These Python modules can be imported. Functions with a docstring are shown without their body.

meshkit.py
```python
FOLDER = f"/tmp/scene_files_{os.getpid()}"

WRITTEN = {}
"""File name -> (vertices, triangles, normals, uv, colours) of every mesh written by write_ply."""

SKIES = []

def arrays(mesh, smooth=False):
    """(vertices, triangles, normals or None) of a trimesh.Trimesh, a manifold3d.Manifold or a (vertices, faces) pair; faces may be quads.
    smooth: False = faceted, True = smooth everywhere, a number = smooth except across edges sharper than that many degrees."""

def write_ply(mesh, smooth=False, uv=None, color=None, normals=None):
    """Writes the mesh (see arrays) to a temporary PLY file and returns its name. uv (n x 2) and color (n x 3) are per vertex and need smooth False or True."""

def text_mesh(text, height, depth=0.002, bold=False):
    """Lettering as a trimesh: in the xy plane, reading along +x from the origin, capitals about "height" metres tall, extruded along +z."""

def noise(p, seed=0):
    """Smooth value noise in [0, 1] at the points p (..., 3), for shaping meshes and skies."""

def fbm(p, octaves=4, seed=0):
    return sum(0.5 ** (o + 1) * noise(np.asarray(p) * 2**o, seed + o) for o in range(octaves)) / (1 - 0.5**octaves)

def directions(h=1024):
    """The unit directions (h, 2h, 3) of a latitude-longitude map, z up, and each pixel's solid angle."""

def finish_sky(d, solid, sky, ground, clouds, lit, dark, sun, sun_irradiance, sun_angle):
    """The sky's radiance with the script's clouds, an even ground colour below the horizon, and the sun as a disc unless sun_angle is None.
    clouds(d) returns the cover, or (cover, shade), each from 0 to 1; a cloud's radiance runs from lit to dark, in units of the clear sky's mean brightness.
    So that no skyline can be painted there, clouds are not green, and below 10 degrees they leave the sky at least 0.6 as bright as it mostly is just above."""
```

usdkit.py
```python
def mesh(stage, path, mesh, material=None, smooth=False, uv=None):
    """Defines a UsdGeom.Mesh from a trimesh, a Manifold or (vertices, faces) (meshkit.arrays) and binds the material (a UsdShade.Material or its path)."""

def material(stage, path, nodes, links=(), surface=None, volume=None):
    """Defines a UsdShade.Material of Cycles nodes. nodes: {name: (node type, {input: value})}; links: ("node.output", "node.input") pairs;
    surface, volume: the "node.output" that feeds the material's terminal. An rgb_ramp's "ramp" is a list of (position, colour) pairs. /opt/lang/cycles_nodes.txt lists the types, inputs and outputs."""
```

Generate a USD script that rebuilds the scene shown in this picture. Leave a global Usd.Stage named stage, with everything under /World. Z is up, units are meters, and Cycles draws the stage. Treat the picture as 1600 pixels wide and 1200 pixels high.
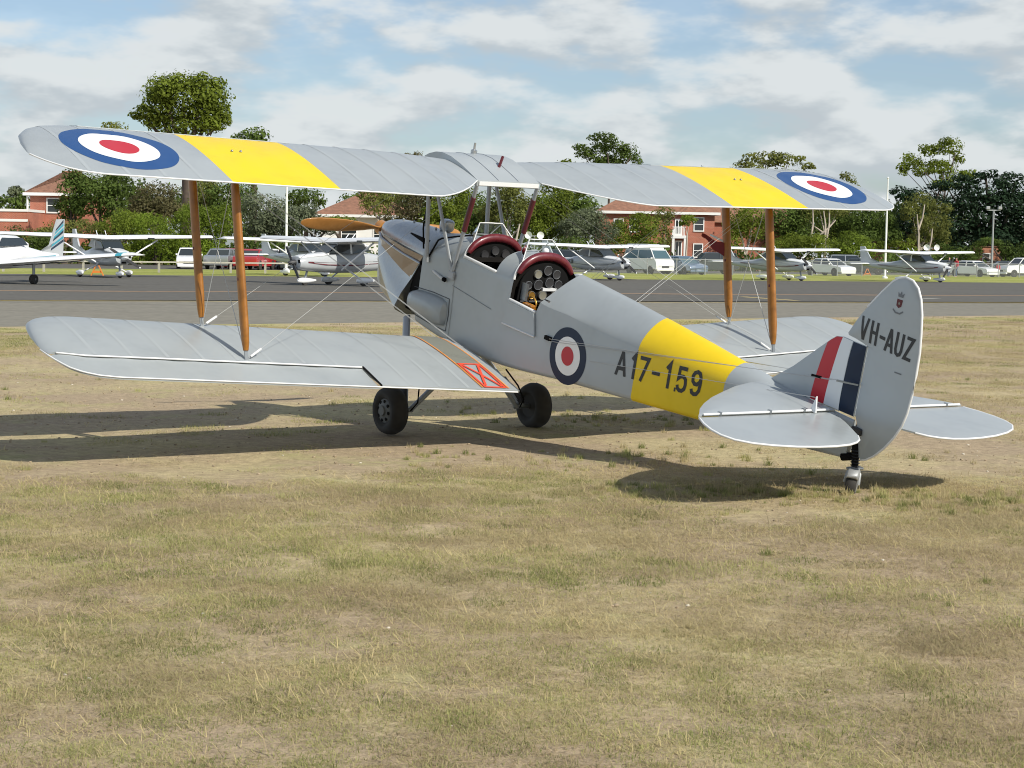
import math, random
import numpy as np
import trimesh, manifold3d, usdkit, meshkit
from manifold3d import Manifold, Mesh as MMesh, CrossSection
from pxr import Usd, UsdGeom, UsdLux, UsdShade, Gf, Sdf, Vt
from shapely.geometry import Polygon, LineString, Point, box as sbox
from shapely.ops import unary_union
from shapely import affinity

rng = np.random.default_rng(7)
random.seed(7)
stage = Usd.Stage.CreateInMemory()
UsdGeom.SetStageUpAxis(stage, UsdGeom.Tokens.z)
UsdGeom.SetStageMetersPerUnit(stage, 1.0)
world = UsdGeom.Xform.Define(stage, '/World')
stage.SetDefaultPrim(world.GetPrim())
UsdGeom.Scope.Define(stage, '/World/Looks')

# ------------------------------------------------------------------ camera
F_PX, CAM_H = 2910.9, 1.7122            # focal length in pixels of the 1600 px wide photograph
RC = np.array([[0.999847695, -0.017452406, 0.000000000], [0.001253529, 0.071814611, -0.997417210], [0.017407331, 0.997265298, 0.071825550]])   # columns: right, up, back
EYE = np.array([0, 0, CAM_H])
cam = UsdGeom.Camera.Define(stage, '/World/camera')
cam.CreateHorizontalApertureAttr(36.0)
cam.CreateVerticalApertureAttr(27.0)
cam.CreateFocalLengthAttr(36.0 * F_PX / 1600)
cam.CreateClippingRangeAttr(Gf.Vec2f(0.1, 5000))
cam.CreateExposureAttr(0.26)
_m = np.eye(4); _m[:3, :3] = RC.T; _m[3, :3] = EYE
cam.AddTransformOp().Set(Gf.Matrix4d(*_m.ravel().tolist()))

# ------------------------------------------------------------------ sky and sun
SUN_AZ, SUN_EL = math.radians(135), math.radians(38)     # azimuth clockwise from +y
SUN = np.array([math.sin(SUN_AZ) * math.cos(SUN_EL), math.cos(SUN_AZ) * math.cos(SUN_EL), math.sin(SUN_EL)])
SKY_STRENGTH, SUN_INT = 0.092, 1.08
dome = UsdLux.DomeLight.Define(stage, '/World/sky')
dome.GetPrim().SetCustomDataByKey('kind', 'structure')
dome.GetPrim().SetCustomDataByKey('label', 'pale blue sky with broken grey white cumulus')
sky_mat = usdkit.material(stage, '/World/Looks/sky', {
    'sky': ('sky_texture', {'sky_type': 'single_scattering', 'sun_disc': False, 'sun_elevation': SUN_EL, 'sun_rotation': SUN_AZ,
                            'air_density': 1.0, 'aerosol_density': 1.0, 'ozone_density': 1.5}),
    'tc': ('texture_coordinate', {}),
    'map': ('mapping', {'scale': (1.0, 1.0, 2.6), 'location': (0.37, 0.0, 0.31)}),
    'map2': ('mapping', {'scale': (1.0, 1.0, 2.6), 'location': (0.37, 0.0, 0.342)}),
    'n1': ('noise_texture', {'scale': 12.0, 'detail': 6.0, 'roughness': 0.50, 'lacunarity': 2.1, 'distortion': 0.0}),
    'n2': ('noise_texture', {'scale': 12.0, 'detail': 6.0, 'roughness': 0.50, 'lacunarity': 2.1, 'distortion': 0.0}),
    'cov': ('map_range', {'range_type': 'smoothstep', 'from_min': 0.385, 'from_max': 0.56, 'to_min': 0.22, 'to_max': 0.96}),
    'sep': ('separate_xyz', {}), 'thin': ('map_range', {'range_type': 'smoothstep', 'from_min': 0.12, 'from_max': 0.55, 'to_min': 0.0, 'to_max': 0.13, 'clamp': True}), 'cv': ('math', {'math_type': 'subtract'}),
    'sub': ('math', {'math_type': 'subtract'}),
    'shade': ('map_range', {'range_type': 'smoothstep', 'from_min': -0.09, 'from_max': 0.11, 'to_min': 0.0, 'to_max': 1.0}),
    'ccol': ('mix', {'color1': (6.7, 7.05, 7.15), 'color2': (4.75, 5.25, 5.6)}),
    'skyc': ('mix', {'mix_type': 'multiply', 'fac': 1.0, 'color2': (0.88, 0.97, 1.09)}),
    'mixc': ('mix', {}),
    'bg': ('background_shader', {'strength': SKY_STRENGTH}),
}, [('tc.generated', 'map.vector'), ('tc.generated', 'map2.vector'), ('map.vector', 'n1.vector'), ('map2.vector', 'n2.vector'),
    ('tc.generated', 'sep.vector'), ('sep.z', 'thin.value'), ('n1.fac', 'cv.value1'), ('thin.result', 'cv.value2'), ('cv.value', 'cov.value'), ('n2.fac', 'sub.value1'), ('n1.fac', 'sub.value2'), ('sub.value', 'shade.value'), ('shade.result', 'ccol.fac'),
    ('sky.color', 'skyc.color1'), ('skyc.color', 'mixc.color1'), ('ccol.color', 'mixc.color2'), ('cov.result', 'mixc.fac'), ('mixc.color', 'bg.color')], surface='bg.background')
UsdShade.MaterialBindingAPI.Apply(dome.GetPrim()).Bind(sky_mat)
sun = UsdLux.DistantLight.Define(stage, '/World/sun')
sun.CreateIntensityAttr(SUN_INT)
sun.CreateNormalizeAttr(True)
sun.CreateAngleAttr(0.53)
sun.CreateColorAttr(Gf.Vec3f(1.0, 0.95, 0.85))
_z = SUN; _x = np.cross([0, 0, 1], _z); _x /= np.linalg.norm(_x); _y = np.cross(_z, _x)
_m = np.eye(4); _m[0, :3], _m[1, :3], _m[2, :3] = _x, _y, _z
sun.AddTransformOp().Set(Gf.Matrix4d(*_m.ravel().tolist()))

# ------------------------------------------------------------------ helpers
def ray(u, v):
    return RC @ np.array([(u - 800) / F_PX, -(v - 600) / F_PX, -1.0])
def ground(u, v):                       # the ground point seen at a pixel of the photograph
    d = ray(u, v); return EYE - d * (CAM_H / d[2])
def at(u, v, D):                        # the point seen at a pixel, D metres away along +y
    d = ray(u, v); return EYE + d * (D / d[1])
def ppm(D): return F_PX / D             # photograph pixels per metre at distance D

_names = {}
def numbered(parent, name):
    k = (parent, name); n = _names.get(k, 0); _names[k] = n + 1
    return name if n == 0 else f'{name}_{n:03d}'
def tag(p, label=None, cat=None, group=None, kind=None):
    for k, v in (('label', label), ('category', cat), ('group', group), ('kind', kind)):
        if v: p.SetCustomDataByKey(k, v)
    return p
class Node:
    def __init__(s, path, shift=None): s.path, s.shift = path, shift
    @property
    def prim(s): return stage.GetPrimAtPath(s.path)
def thing(name, label, cat, loc=(0, 0, 0), rotz=0.0, group=None, matrix=None, shift=None):
    path = '/World/' + numbered('/World', name)
    x = UsdGeom.Xform.Define(stage, path)
    if matrix is not None: x.AddTransformOp().Set(Gf.Matrix4d(*np.asarray(matrix).ravel().tolist()))
    else:
        x.AddTranslateOp().Set(Gf.Vec3d(*map(float, loc)))
        if rotz: x.AddRotateZOp().Set(math.degrees(rotz))
    tag(x.GetPrim(), label, cat, group)
    return Node(path, shift)
def arr(mesh):
    v, f, _ = meshkit.arrays(mesh)
    return v, f
def part(parent, name, mesh, mat, smooth=False, label=None, kind=None):
    base = parent.path if parent else '/World'
    path = base + '/' + numbered(base, name)
    v, f = arr(mesh)
    if parent is not None and parent.shift is not None: v = v - parent.shift
    usdkit.mesh(stage, path, (v, f), M[mat], smooth=smooth)
    n = Node(path, parent.shift if parent else None)
    tag(n.prim, label, None, None, kind)
    return n
def copy_of(src, label, loc, rotz, group=None, name=None):
    path = '/World/' + numbered('/World', name or src.prim.GetName())
    x = UsdGeom.Xform.Define(stage, path)
    x.AddTranslateOp().Set(Gf.Vec3d(*map(float, loc)))
    if rotz: x.AddRotateZOp().Set(math.degrees(rotz))
    x.GetPrim().GetReferences().AddInternalReference(src.path)
    x.GetPrim().SetInstanceable(True)
    was = src.prim.GetCustomData()
    tag(x.GetPrim(), label, was['category'], group or was.get('group'))
    return Node(path)
def cat(*ms):
    vs, fs, n = [], [], 0
    for m in ms:
        v, f = arr(m); vs.append(v); fs.append(f + n); n += len(v)
    return np.vstack(vs), np.vstack(fs)
def bx(x0, x1, y0, y1, z0, z1):
    m = trimesh.creation.box([x1 - x0, y1 - y0, z1 - z0]); m.apply_translation([(x0 + x1) / 2, (y0 + y1) / 2, (z0 + z1) / 2]); return m
def tube(pts, r, n=8, closed=False, caps=True):
    pts = np.asarray(pts, float); k = len(pts)
    r = np.broadcast_to(np.asarray(r, float), (k,))
    t = np.gradient(pts, axis=0) if not closed else np.roll(pts, -1, 0) - np.roll(pts, 1, 0)
    t /= np.maximum(np.linalg.norm(t, axis=1, keepdims=True), 1e-12)
    ref = np.array([0, 0, 1.0]) if abs(t[:, 2]).mean() < 0.8 else np.array([1.0, 0, 0])
    a = np.cross(t, ref); a /= np.maximum(np.linalg.norm(a, axis=1, keepdims=True), 1e-12); b = np.cross(t, a)
    th = np.linspace(0, 2 * np.pi, n, endpoint=False)
    V = (pts[:, None] + r[:, None, None] * (np.cos(th)[None, :, None] * a[:, None] + np.sin(th)[None, :, None] * b[:, None])).reshape(-1, 3)
    return _loft_faces(V, k, n, closed, caps)
def _loft_faces(V, k, n, closed=False, caps=True):
    F = []
    for i in range(k if closed else k - 1):
        i2 = (i + 1) % k
        j = np.arange(n); j2 = (j + 1) % n
        F.append(np.stack([i * n + j, i2 * n + j, i2 * n + j2], 1)); F.append(np.stack([i * n + j, i2 * n + j2, i * n + j2], 1))
    if caps and not closed:
        c0, c1 = len(V), len(V) + 1
        V = np.vstack([V, V[:n].mean(0), V[(k - 1) * n:k * n].mean(0)])
        j = np.arange(n); j2 = (j + 1) % n
        F.append(np.stack([np.full(n, c0), j, j2], 1)); F.append(np.stack([np.full(n, c1), (k - 1) * n + j2, (k - 1) * n + j], 1))
    m = trimesh.Trimesh(V, np.vstack(F), process=False)
    if not closed and caps and m.volume < 0: m.invert()
    return m
def loft(rings, caps=True):             # rings: (k, n, 3)
    R = np.asarray(rings, float); return _loft_faces(R.reshape(-1, 3), R.shape[0], R.shape[1], False, caps)
def prism(poly, a0, a1, axis):          # shapely polygon in the two other axes (in order), extruded along the axis
    m = trimesh.creation.extrude_polygon(poly, a1 - a0, engine='earcut')
    v = np.array(m.vertices); v[:, 2] += a0
    if axis == 1: w = np.stack([v[:, 0], v[:, 2], v[:, 1]], 1)
    elif axis == 0: w = np.stack([v[:, 2], v[:, 0], v[:, 1]], 1)
    else: w = v
    m = trimesh.Trimesh(w, m.faces, process=False)
    if m.volume < 0: m.invert()
    return m
def beam(p, q, w, h, up=(0, 0, 1)):     # a bar from p to q, w wide, h along up
    p, q = np.asarray(p, float), np.asarray(q, float); t = q - p; t = t / np.linalg.norm(t)
    a = np.cross(t, up); a /= np.linalg.norm(a); b = np.cross(a, t)
    ring = lambda c: [c + a * w / 2 + b * h / 2, c - a * w / 2 + b * h / 2, c - a * w / 2 - b * h / 2, c + a * w / 2 - b * h / 2]
    return loft([ring(p), ring(q)])
def rbox(x0, x1, y0, y1, z0, z1, r=0.05, seg=8):
    s = Manifold.sphere(r, seg); hull = []
    for x in (x0 + r, x1 - r):
        for y in (y0 + r, y1 - r):
            for z in (z0 + r, z1 - r): hull.append(s.translate((x, y, z)))
    return Manifold.batch_hull(hull)
def revolve(prof, axis_pt=(0, 0, 0), axis=1, n=24):   # prof: (r, along) pairs
    th = np.linspace(0, 2 * np.pi, n, endpoint=False); rings = []
    for r, a in prof:
        c, s = r * np.cos(th), r * np.sin(th); al = np.full(n, a)
        P = {0: (al, c, s), 1: (c, al, s), 2: (c, s, al)}[axis]
        rings.append(np.stack(P, 1) + np.asarray(axis_pt))
    return loft(rings)
def grid_mesh(P):                       # (a, b, 3)
    a, b = P.shape[:2]; idx = np.arange(a * b).reshape(a, b)
    f = np.concatenate([np.stack([idx[:-1, :-1], idx[1:, :-1], idx[1:, 1:]], -1).reshape(-1, 3), np.stack([idx[:-1, :-1], idx[1:, 1:], idx[:-1, 1:]], -1).reshape(-1, 3)])
    return P.reshape(-1, 3), f

# ------------------------------------------------------------------ materials
M = {}
def plain(name, col, rough=0.5, metal=0.0, spec=0.5, coat=0.0, noise=None, bump=None, bscale=200.0, coat_rough=0.1):
    nodes = {'p': ('principled_bsdf', {'base_color': col, 'roughness': rough, 'metallic': metal, 'specular_ior_level': spec, 'coat_weight': coat, 'coat_roughness': coat_rough})}
    links = []
    if noise:
        amp, sc = noise
        nodes |= {'tc': ('geometry', {}), 'n': ('noise_texture', {'scale': sc, 'detail': 5.0, 'roughness': 0.6}),
                  'mr': ('map_range', {'from_min': 0.3, 'from_max': 0.7, 'to_min': 1 - amp, 'to_max': 1 + amp}),
                  'c': ('mix', {'mix_type': 'multiply', 'fac': 1.0, 'color1': col})}
        links += [('tc.position', 'n.vector'), ('n.fac', 'mr.value'), ('mr.result', 'c.color2'), ('c.color', 'p.base_color')]
        nodes['mr2'] = ('map_range', {'from_min': 0.3, 'from_max': 0.7, 'to_min': max(rough - 0.08, 0.02), 'to_max': rough + 0.08})
        links += [('n.fac', 'mr2.value'), ('mr2.result', 'p.roughness')]
    if bump:
        nodes |= {'tcb': ('geometry', {}), 'nb': ('noise_texture', {'scale': bscale, 'detail': 3.0}), 'b': ('bump', {'strength': bump, 'distance': 0.01})}
        links += [('tcb.position', 'nb.vector'), ('nb.fac', 'b.height'), ('b.normal', 'p.normal')]
    M[name] = usdkit.material(stage, '/World/Looks/' + name, nodes, links, surface='p.BSDF')
plain('dope', (0.36, 0.39, 0.40), 0.36, 0.2, noise=(0.06, 1.6))
plain('dope_tape', (0.378, 0.408, 0.418), 0.40, 0.15)
plain('dope_metal', (0.45, 0.47, 0.48), 0.27, 0.8, noise=(0.03, 4.0))
plain('cowl_metal', (0.46, 0.47, 0.46), 0.3, 0.85, noise=(0.03, 4.0))
plain('cowl_polish', (0.34, 0.26, 0.19), 0.22, 1.0)
plain('frame_silver', (0.50, 0.51, 0.51), 0.4, 0.3)
plain('edge_silver', (0.66, 0.67, 0.67), 0.5, 0.0)
plain('yellow', (0.74, 0.52, 0.006), 0.38, noise=(0.04, 3.0))
plain('blue', (0.012, 0.06, 0.19), 0.35)
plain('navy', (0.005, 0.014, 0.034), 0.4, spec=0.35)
plain('white_paint', (0.76, 0.76, 0.74), 0.4)
plain('fin_white', (0.66, 0.68, 0.68), 0.35)
plain('red', (0.44, 0.018, 0.028), 0.38)
plain('red_outline', (0.70, 0.07, 0.03), 0.5)
plain('orange_line', (0.72, 0.26, 0.05), 0.5)
plain('black_paint', (0.02, 0.022, 0.024), 0.4)
plain('walkway', (0.17, 0.175, 0.15), 0.75, bump=0.3, bscale=300)
plain('wood', (0.27, 0.105, 0.012), 0.4, coat=0.2, noise=(0.25, 9.0))
plain('prop_wood', (0.36, 0.165, 0.042), 0.35, coat=0.4, noise=(0.15, 7.0))
plain('dark', (0.009, 0.009, 0.009), 0.9, spec=0.1)
plain('lining', (0.009, 0.008, 0.007), 0.9, spec=0.1)
plain('leather', (0.115, 0.012, 0.018), 0.36, coat=0.3, noise=(0.2, 18.0))
plain('maroon', (0.09, 0.012, 0.016), 0.5)
plain('flag_red', (0.13, 0.006, 0.014), 0.7)
plain('tyre', (0.034, 0.032, 0.029), 0.85, noise=(0.35, 14.0))
plain('hub', (0.15, 0.155, 0.15), 0.6, 0.3)
plain('steel', (0.30, 0.32, 0.33), 0.35, 0.8)
plain('strut_grey', (0.34, 0.36, 0.38), 0.4, 0.3)
plain('wire', (0.45, 0.46, 0.46), 0.5, 0.4)
plain('gauge', (0.20, 0.19, 0.15), 0.4)
plain('brass', (0.55, 0.30, 0.06), 0.35, 0.7)
plain('plane_white', (0.78, 0.79, 0.79), 0.3, coat=0.3)
plain('plane_grey', (0.40, 0.42, 0.43), 0.3, coat=0.3)
plain('stripe_red', (0.12, 0.02, 0.025), 0.35)
plain('stripe_grey', (0.13, 0.14, 0.15), 0.35)
plain('stripe_teal', (0.05, 0.28, 0.36), 0.35)
plain('stripe_navy', (0.02, 0.035, 0.06), 0.35)
plain('car_white', (0.78, 0.78, 0.77), 0.25, coat=0.6)
plain('car_blue', (0.16, 0.22, 0.30), 0.25, 0.4, coat=0.8)
plain('car_dark', (0.025, 0.032, 0.032), 0.25, coat=0.8)
plain('car_red', (0.40, 0.025, 0.03), 0.25, coat=0.8)
plain('car_silver', (0.34, 0.36, 0.37), 0.28, 0.5, coat=0.6)
plain('trim', (0.03, 0.03, 0.032), 0.5)
plain('lamp_glass', (0.6, 0.6, 0.58), 0.1, coat=0.8)
plain('tail_lamp', (0.35, 0.02, 0.02), 0.15)
plain('dark_glass', (0.022, 0.028, 0.03), 0.06, spec=0.8)
plain('blue_glass', (0.05, 0.10, 0.12), 0.06, spec=0.8)
plain('roof_tile', (0.24, 0.12, 0.075), 0.85, noise=(0.3, 3.0), bump=0.4, bscale=5)
plain('eaves', (0.62, 0.60, 0.55), 0.6)
plain('frame_white', (0.74, 0.74, 0.71), 0.5)
plain('galv', (0.36, 0.37, 0.37), 0.5, 0.5)
plain('pole_white', (0.78, 0.78, 0.76), 0.4)
plain('timber_grey', (0.36, 0.34, 0.29), 0.8, noise=(0.2, 8.0))
plain('orange_marker', (0.70, 0.22, 0.04), 0.5)
plain('skin', (0.48, 0.29, 0.21), 0.55)
plain('cloth_red', (0.48, 0.025, 0.04), 0.8)
plain('cloth_dark', (0.02, 0.025, 0.035), 0.8)
plain('cloth_blue', (0.05, 0.09, 0.17), 0.8)
plain('hair', (0.03, 0.02, 0.014), 0.6)
plain('bark_pale', (0.42, 0.36, 0.29), 0.85, noise=(0.3, 1.5))
plain('bark_dark', (0.085, 0.065, 0.05), 0.9, noise=(0.3, 2.0))
plain('line_orange', (0.42, 0.25, 0.13), 0.75, noise=(0.25, 1.2))
plain('line_yellow', (0.46, 0.36, 0.15), 0.75, noise=(0.3, 1.5))
plain('line_white', (0.50, 0.48, 0.42), 0.75, noise=(0.25, 1.5))

def glass(name, tint=(0.9, 0.95, 0.95)):
    M[name] = usdkit.material(stage, '/World/Looks/' + name, {
        't': ('transparent_bsdf', {'color': tint}), 'g': ('glossy_bsdf', {'color': (1, 1, 1), 'roughness': 0.02}),
        'f': ('fresnel', {'IOR': 1.5}), 'm': ('mix_closure', {})},
        [('f.fac', 'm.fac'), ('t.BSDF', 'm.closure1'), ('g.BSDF', 'm.closure2')], surface='m.closure')
glass('clear_glass')
def mesh_fence():
    M['chain_link'] = usdkit.material(stage, '/World/Looks/chain_link', {
        't': ('transparent_bsdf', {'color': (1, 1, 1)}), 'd': ('diffuse_bsdf', {'color': (0.33, 0.34, 0.33)}), 'm': ('mix_closure', {'fac': 0.16})},
        [('t.BSDF', 'm.closure1'), ('d.BSDF', 'm.closure2')], surface='m.closure')
mesh_fence()
def brick(name, c1, c2, mortar):
    M[name] = usdkit.material(stage, '/World/Looks/' + name, {
        'tc': ('texture_coordinate', {}), 'sx': ('separate_xyz', {}), 'ad': ('math', {'math_type': 'add'}), 'cb': ('combine_xyz', {}),
        'b': ('brick_texture', {'color1': c1, 'color2': c2, 'mortar': mortar, 'scale': 1.0, 'mortar_size': 0.01, 'brick_width': 0.23, 'row_height': 0.085}),
        'n': ('noise_texture', {'scale': 0.6, 'detail': 4.0}), 'mr': ('map_range', {'from_min': 0.3, 'from_max': 0.7, 'to_min': 0.82, 'to_max': 1.15}),
        'mx': ('mix', {'mix_type': 'multiply', 'fac': 1.0}), 'p': ('principled_bsdf', {'roughness': 0.85})},
        [('tc.object', 'sx.vector'), ('sx.x', 'ad.value1'), ('sx.y', 'ad.value2'), ('ad.value', 'cb.x'), ('sx.z', 'cb.y'), ('cb.vector', 'b.vector'),
         ('tc.object', 'n.vector'), ('n.fac', 'mr.value'), ('b.color', 'mx.color1'), ('mr.result', 'mx.color2'), ('mx.color', 'p.base_color')], surface='p.BSDF')
brick('brick', (0.40, 0.115, 0.065), (0.33, 0.09, 0.05), (0.36, 0.22, 0.16))
brick('brick_orange', (0.42, 0.15, 0.075), (0.35, 0.12, 0.06), (0.36, 0.24, 0.17))

def leaf(name, dark, light, trans=0.42, big=0.25):
    lo, hi = (0.86, 1.14) if name.startswith('blade') else (0.65, 1.3)
    M[name] = usdkit.material(stage, '/World/Looks/' + name, {
        'g': ('geometry', {}), 'r': ('rgb_ramp', {'ramp': [(0, dark), (0.55, tuple(0.5 * (a + b) for a, b in zip(dark, light))), (1, light)]}),
        'n': ('noise_texture', {'scale': big, 'detail': 3.0}), 'mr': ('map_range', {'from_min': 0.32, 'from_max': 0.68, 'to_min': lo, 'to_max': hi}),
        'mx': ('mix', {'mix_type': 'multiply', 'fac': 1.0}),
        'p': ('principled_bsdf', {'roughness': 0.65, 'specular_ior_level': 0.15}), 't': ('translucent_bsdf', {}), 'm': ('mix_closure', {'fac': trans})},
        [('g.random_per_island', 'r.fac'), ('g.position', 'n.vector'), ('n.fac', 'mr.value'), ('r.color', 'mx.color1'), ('mr.result', 'mx.color2'),
         ('mx.color', 'p.base_color'), ('mx.color', 't.color'), ('p.BSDF', 'm.closure1'), ('t.BSDF', 'm.closure2')], surface='m.closure')
leaf('leaf_mid', (0.1654, 0.2120, 0.0284), (0.3637, 0.3871, 0.0639))
leaf('leaf_dark', (0.1044, 0.1529, 0.0328), (0.2386, 0.2842, 0.0590))
leaf('leaf_bright', (0.1846, 0.2531, 0.0312), (0.3507, 0.4246, 0.0710))
leaf('leaf_olive', (0.1715, 0.1874, 0.0469), (0.3593, 0.3515, 0.1136))
leaf('leaf_grey', (0.1650, 0.1925, 0.1100), (0.3575, 0.3713, 0.2338))
leaf('leaf_brown', (0.1500, 0.1375, 0.0625), (0.3125, 0.2625, 0.1375))
leaf('leaf_cypress', (0.0175, 0.0375, 0.0163), (0.0500, 0.0825, 0.0300), trans=0.15, big=0.5)
leaf('blade_dry', (0.50, 0.425, 0.235), (0.86, 0.78, 0.54), trans=0.40, big=0.9)
leaf('blade_tan', (0.40, 0.32, 0.19), (0.72, 0.615, 0.42), trans=0.40, big=0.9)
leaf('blade_straw', (0.55, 0.46, 0.24), (0.86, 0.77, 0.50), trans=0.40, big=0.9)
leaf('blade_olive', (0.40, 0.385, 0.16), (0.68, 0.64, 0.33), trans=0.40, big=0.9)
leaf('blade_green', (0.24, 0.26, 0.09), (0.48, 0.48, 0.21), trans=0.40, big=0.9)

def ground_mat(name, cols, scales, bump=0.5, rough=0.95):
    # cols: dirt, dry, green ; mixed by two noises of world position
    nodes = {
        'g': ('geometry', {}), 'n1': ('noise_texture', {'scale': scales[0], 'detail': 6.0, 'roughness': 0.65}), 'n2': ('noise_texture', {'scale': scales[1], 'detail': 7.0, 'roughness': 0.7}),
        'n3': ('noise_texture', {'scale': scales[2], 'detail': 6.0, 'roughness': 0.7}), 'n4': ('noise_texture', {'scale': scales[2] * 6.0, 'detail': 4.0, 'roughness': 0.8}),
        'mr4': ('map_range', {'from_min': 0.3, 'from_max': 0.7, 'to_min': 0.72, 'to_max': 1.28}), 'mx4': ('mix', {'mix_type': 'multiply', 'fac': 1.0}),
        'a': ('map_range', {'range_type': 'smoothstep', 'from_min': 0.42, 'from_max': 0.62}), 'b': ('map_range', {'range_type': 'smoothstep', 'from_min': 0.52, 'from_max': 0.7}),
        'm1': ('mix', {'color1': cols[0], 'color2': cols[1]}), 'm2': ('mix', {'color2': cols[2]}),
        'mr': ('map_range', {'from_min': 0.25, 'from_max': 0.75, 'to_min': 0.66, 'to_max': 1.3}), 'mx': ('mix', {'mix_type': 'multiply', 'fac': 1.0}),
        'bp': ('bump', {'strength': bump, 'distance': 0.05}), 'p': ('principled_bsdf', {'roughness': rough, 'specular_ior_level': 0.1})}
    links = [('g.position', 'n1.vector'), ('g.position', 'n2.vector'), ('g.position', 'n3.vector'), ('n1.fac', 'a.value'), ('n2.fac', 'b.value'), ('a.result', 'm1.fac'), ('m1.color', 'm2.color1'), ('b.result', 'm2.fac'),
             ('n3.fac', 'mr.value'), ('m2.color', 'mx.color1'), ('mr.result', 'mx.color2'), ('g.position', 'n4.vector'), ('n4.fac', 'mr4.value'), ('mx.color', 'mx4.color1'), ('mr4.result', 'mx4.color2'), ('mx4.color', 'p.base_color'), ('n3.fac', 'bp.height'), ('bp.normal', 'p.normal')]
    M[name] = usdkit.material(stage, '/World/Looks/' + name, nodes, links, surface='p.BSDF')
ground_mat('ground', ((0.36, 0.28, 0.185), (0.42, 0.35, 0.20), (0.36, 0.325, 0.16)), (0.35, 0.9, 11.0), bump=0.45)
ground_mat('verge', ((0.27, 0.29, 0.075), (0.34, 0.34, 0.11), (0.20, 0.25, 0.06)), (0.12, 0.3, 3.0))
ground_mat('rough_verge', ((0.42, 0.33, 0.22), (0.40, 0.36, 0.16), (0.27, 0.27, 0.09)), (0.25, 0.5, 5.0))
def asphalt(name, col, ang):
    c2 = tuple(x * 0.66 for x in col)
    M[name] = usdkit.material(stage, '/World/Looks/' + name, {
        'g': ('geometry', {}), 'mp': ('mapping', {'rotation': (0, 0, -ang), 'scale': (0.03, 1.1, 1.0)}), 'ns': ('noise_texture', {'scale': 1.0, 'detail': 5.0, 'roughness': 0.7}),
        'nf': ('noise_texture', {'scale': 3.0, 'detail': 8.0, 'roughness': 0.75}), 'rs': ('map_range', {'range_type': 'smoothstep', 'from_min': 0.5, 'from_max': 0.72}),
        'm1': ('mix', {'color1': col, 'color2': c2}), 'mr': ('map_range', {'from_min': 0.3, 'from_max': 0.7, 'to_min': 0.72, 'to_max': 1.25}), 'mx': ('mix', {'mix_type': 'multiply', 'fac': 1.0}),
        'bp': ('bump', {'strength': 0.2, 'distance': 0.01}), 'p': ('principled_bsdf', {'roughness': 0.9, 'specular_ior_level': 0.2})},
        [('g.position', 'mp.vector'), ('mp.vector', 'ns.vector'), ('g.position', 'nf.vector'), ('ns.fac', 'rs.value'), ('rs.result', 'm1.fac'), ('nf.fac', 'mr.value'),
         ('m1.color', 'mx.color1'), ('mr.result', 'mx.color2'), ('mx.color', 'p.base_color'), ('nf.fac', 'bp.height'), ('bp.normal', 'p.normal')], surface='p.BSDF')
asphalt('asphalt_dark', (0.118, 0.112, 0.098), math.atan2(0.49, 0.87))
asphalt('asphalt_light', (0.215, 0.200, 0.162), math.atan2(0.54, 0.84))

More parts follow.
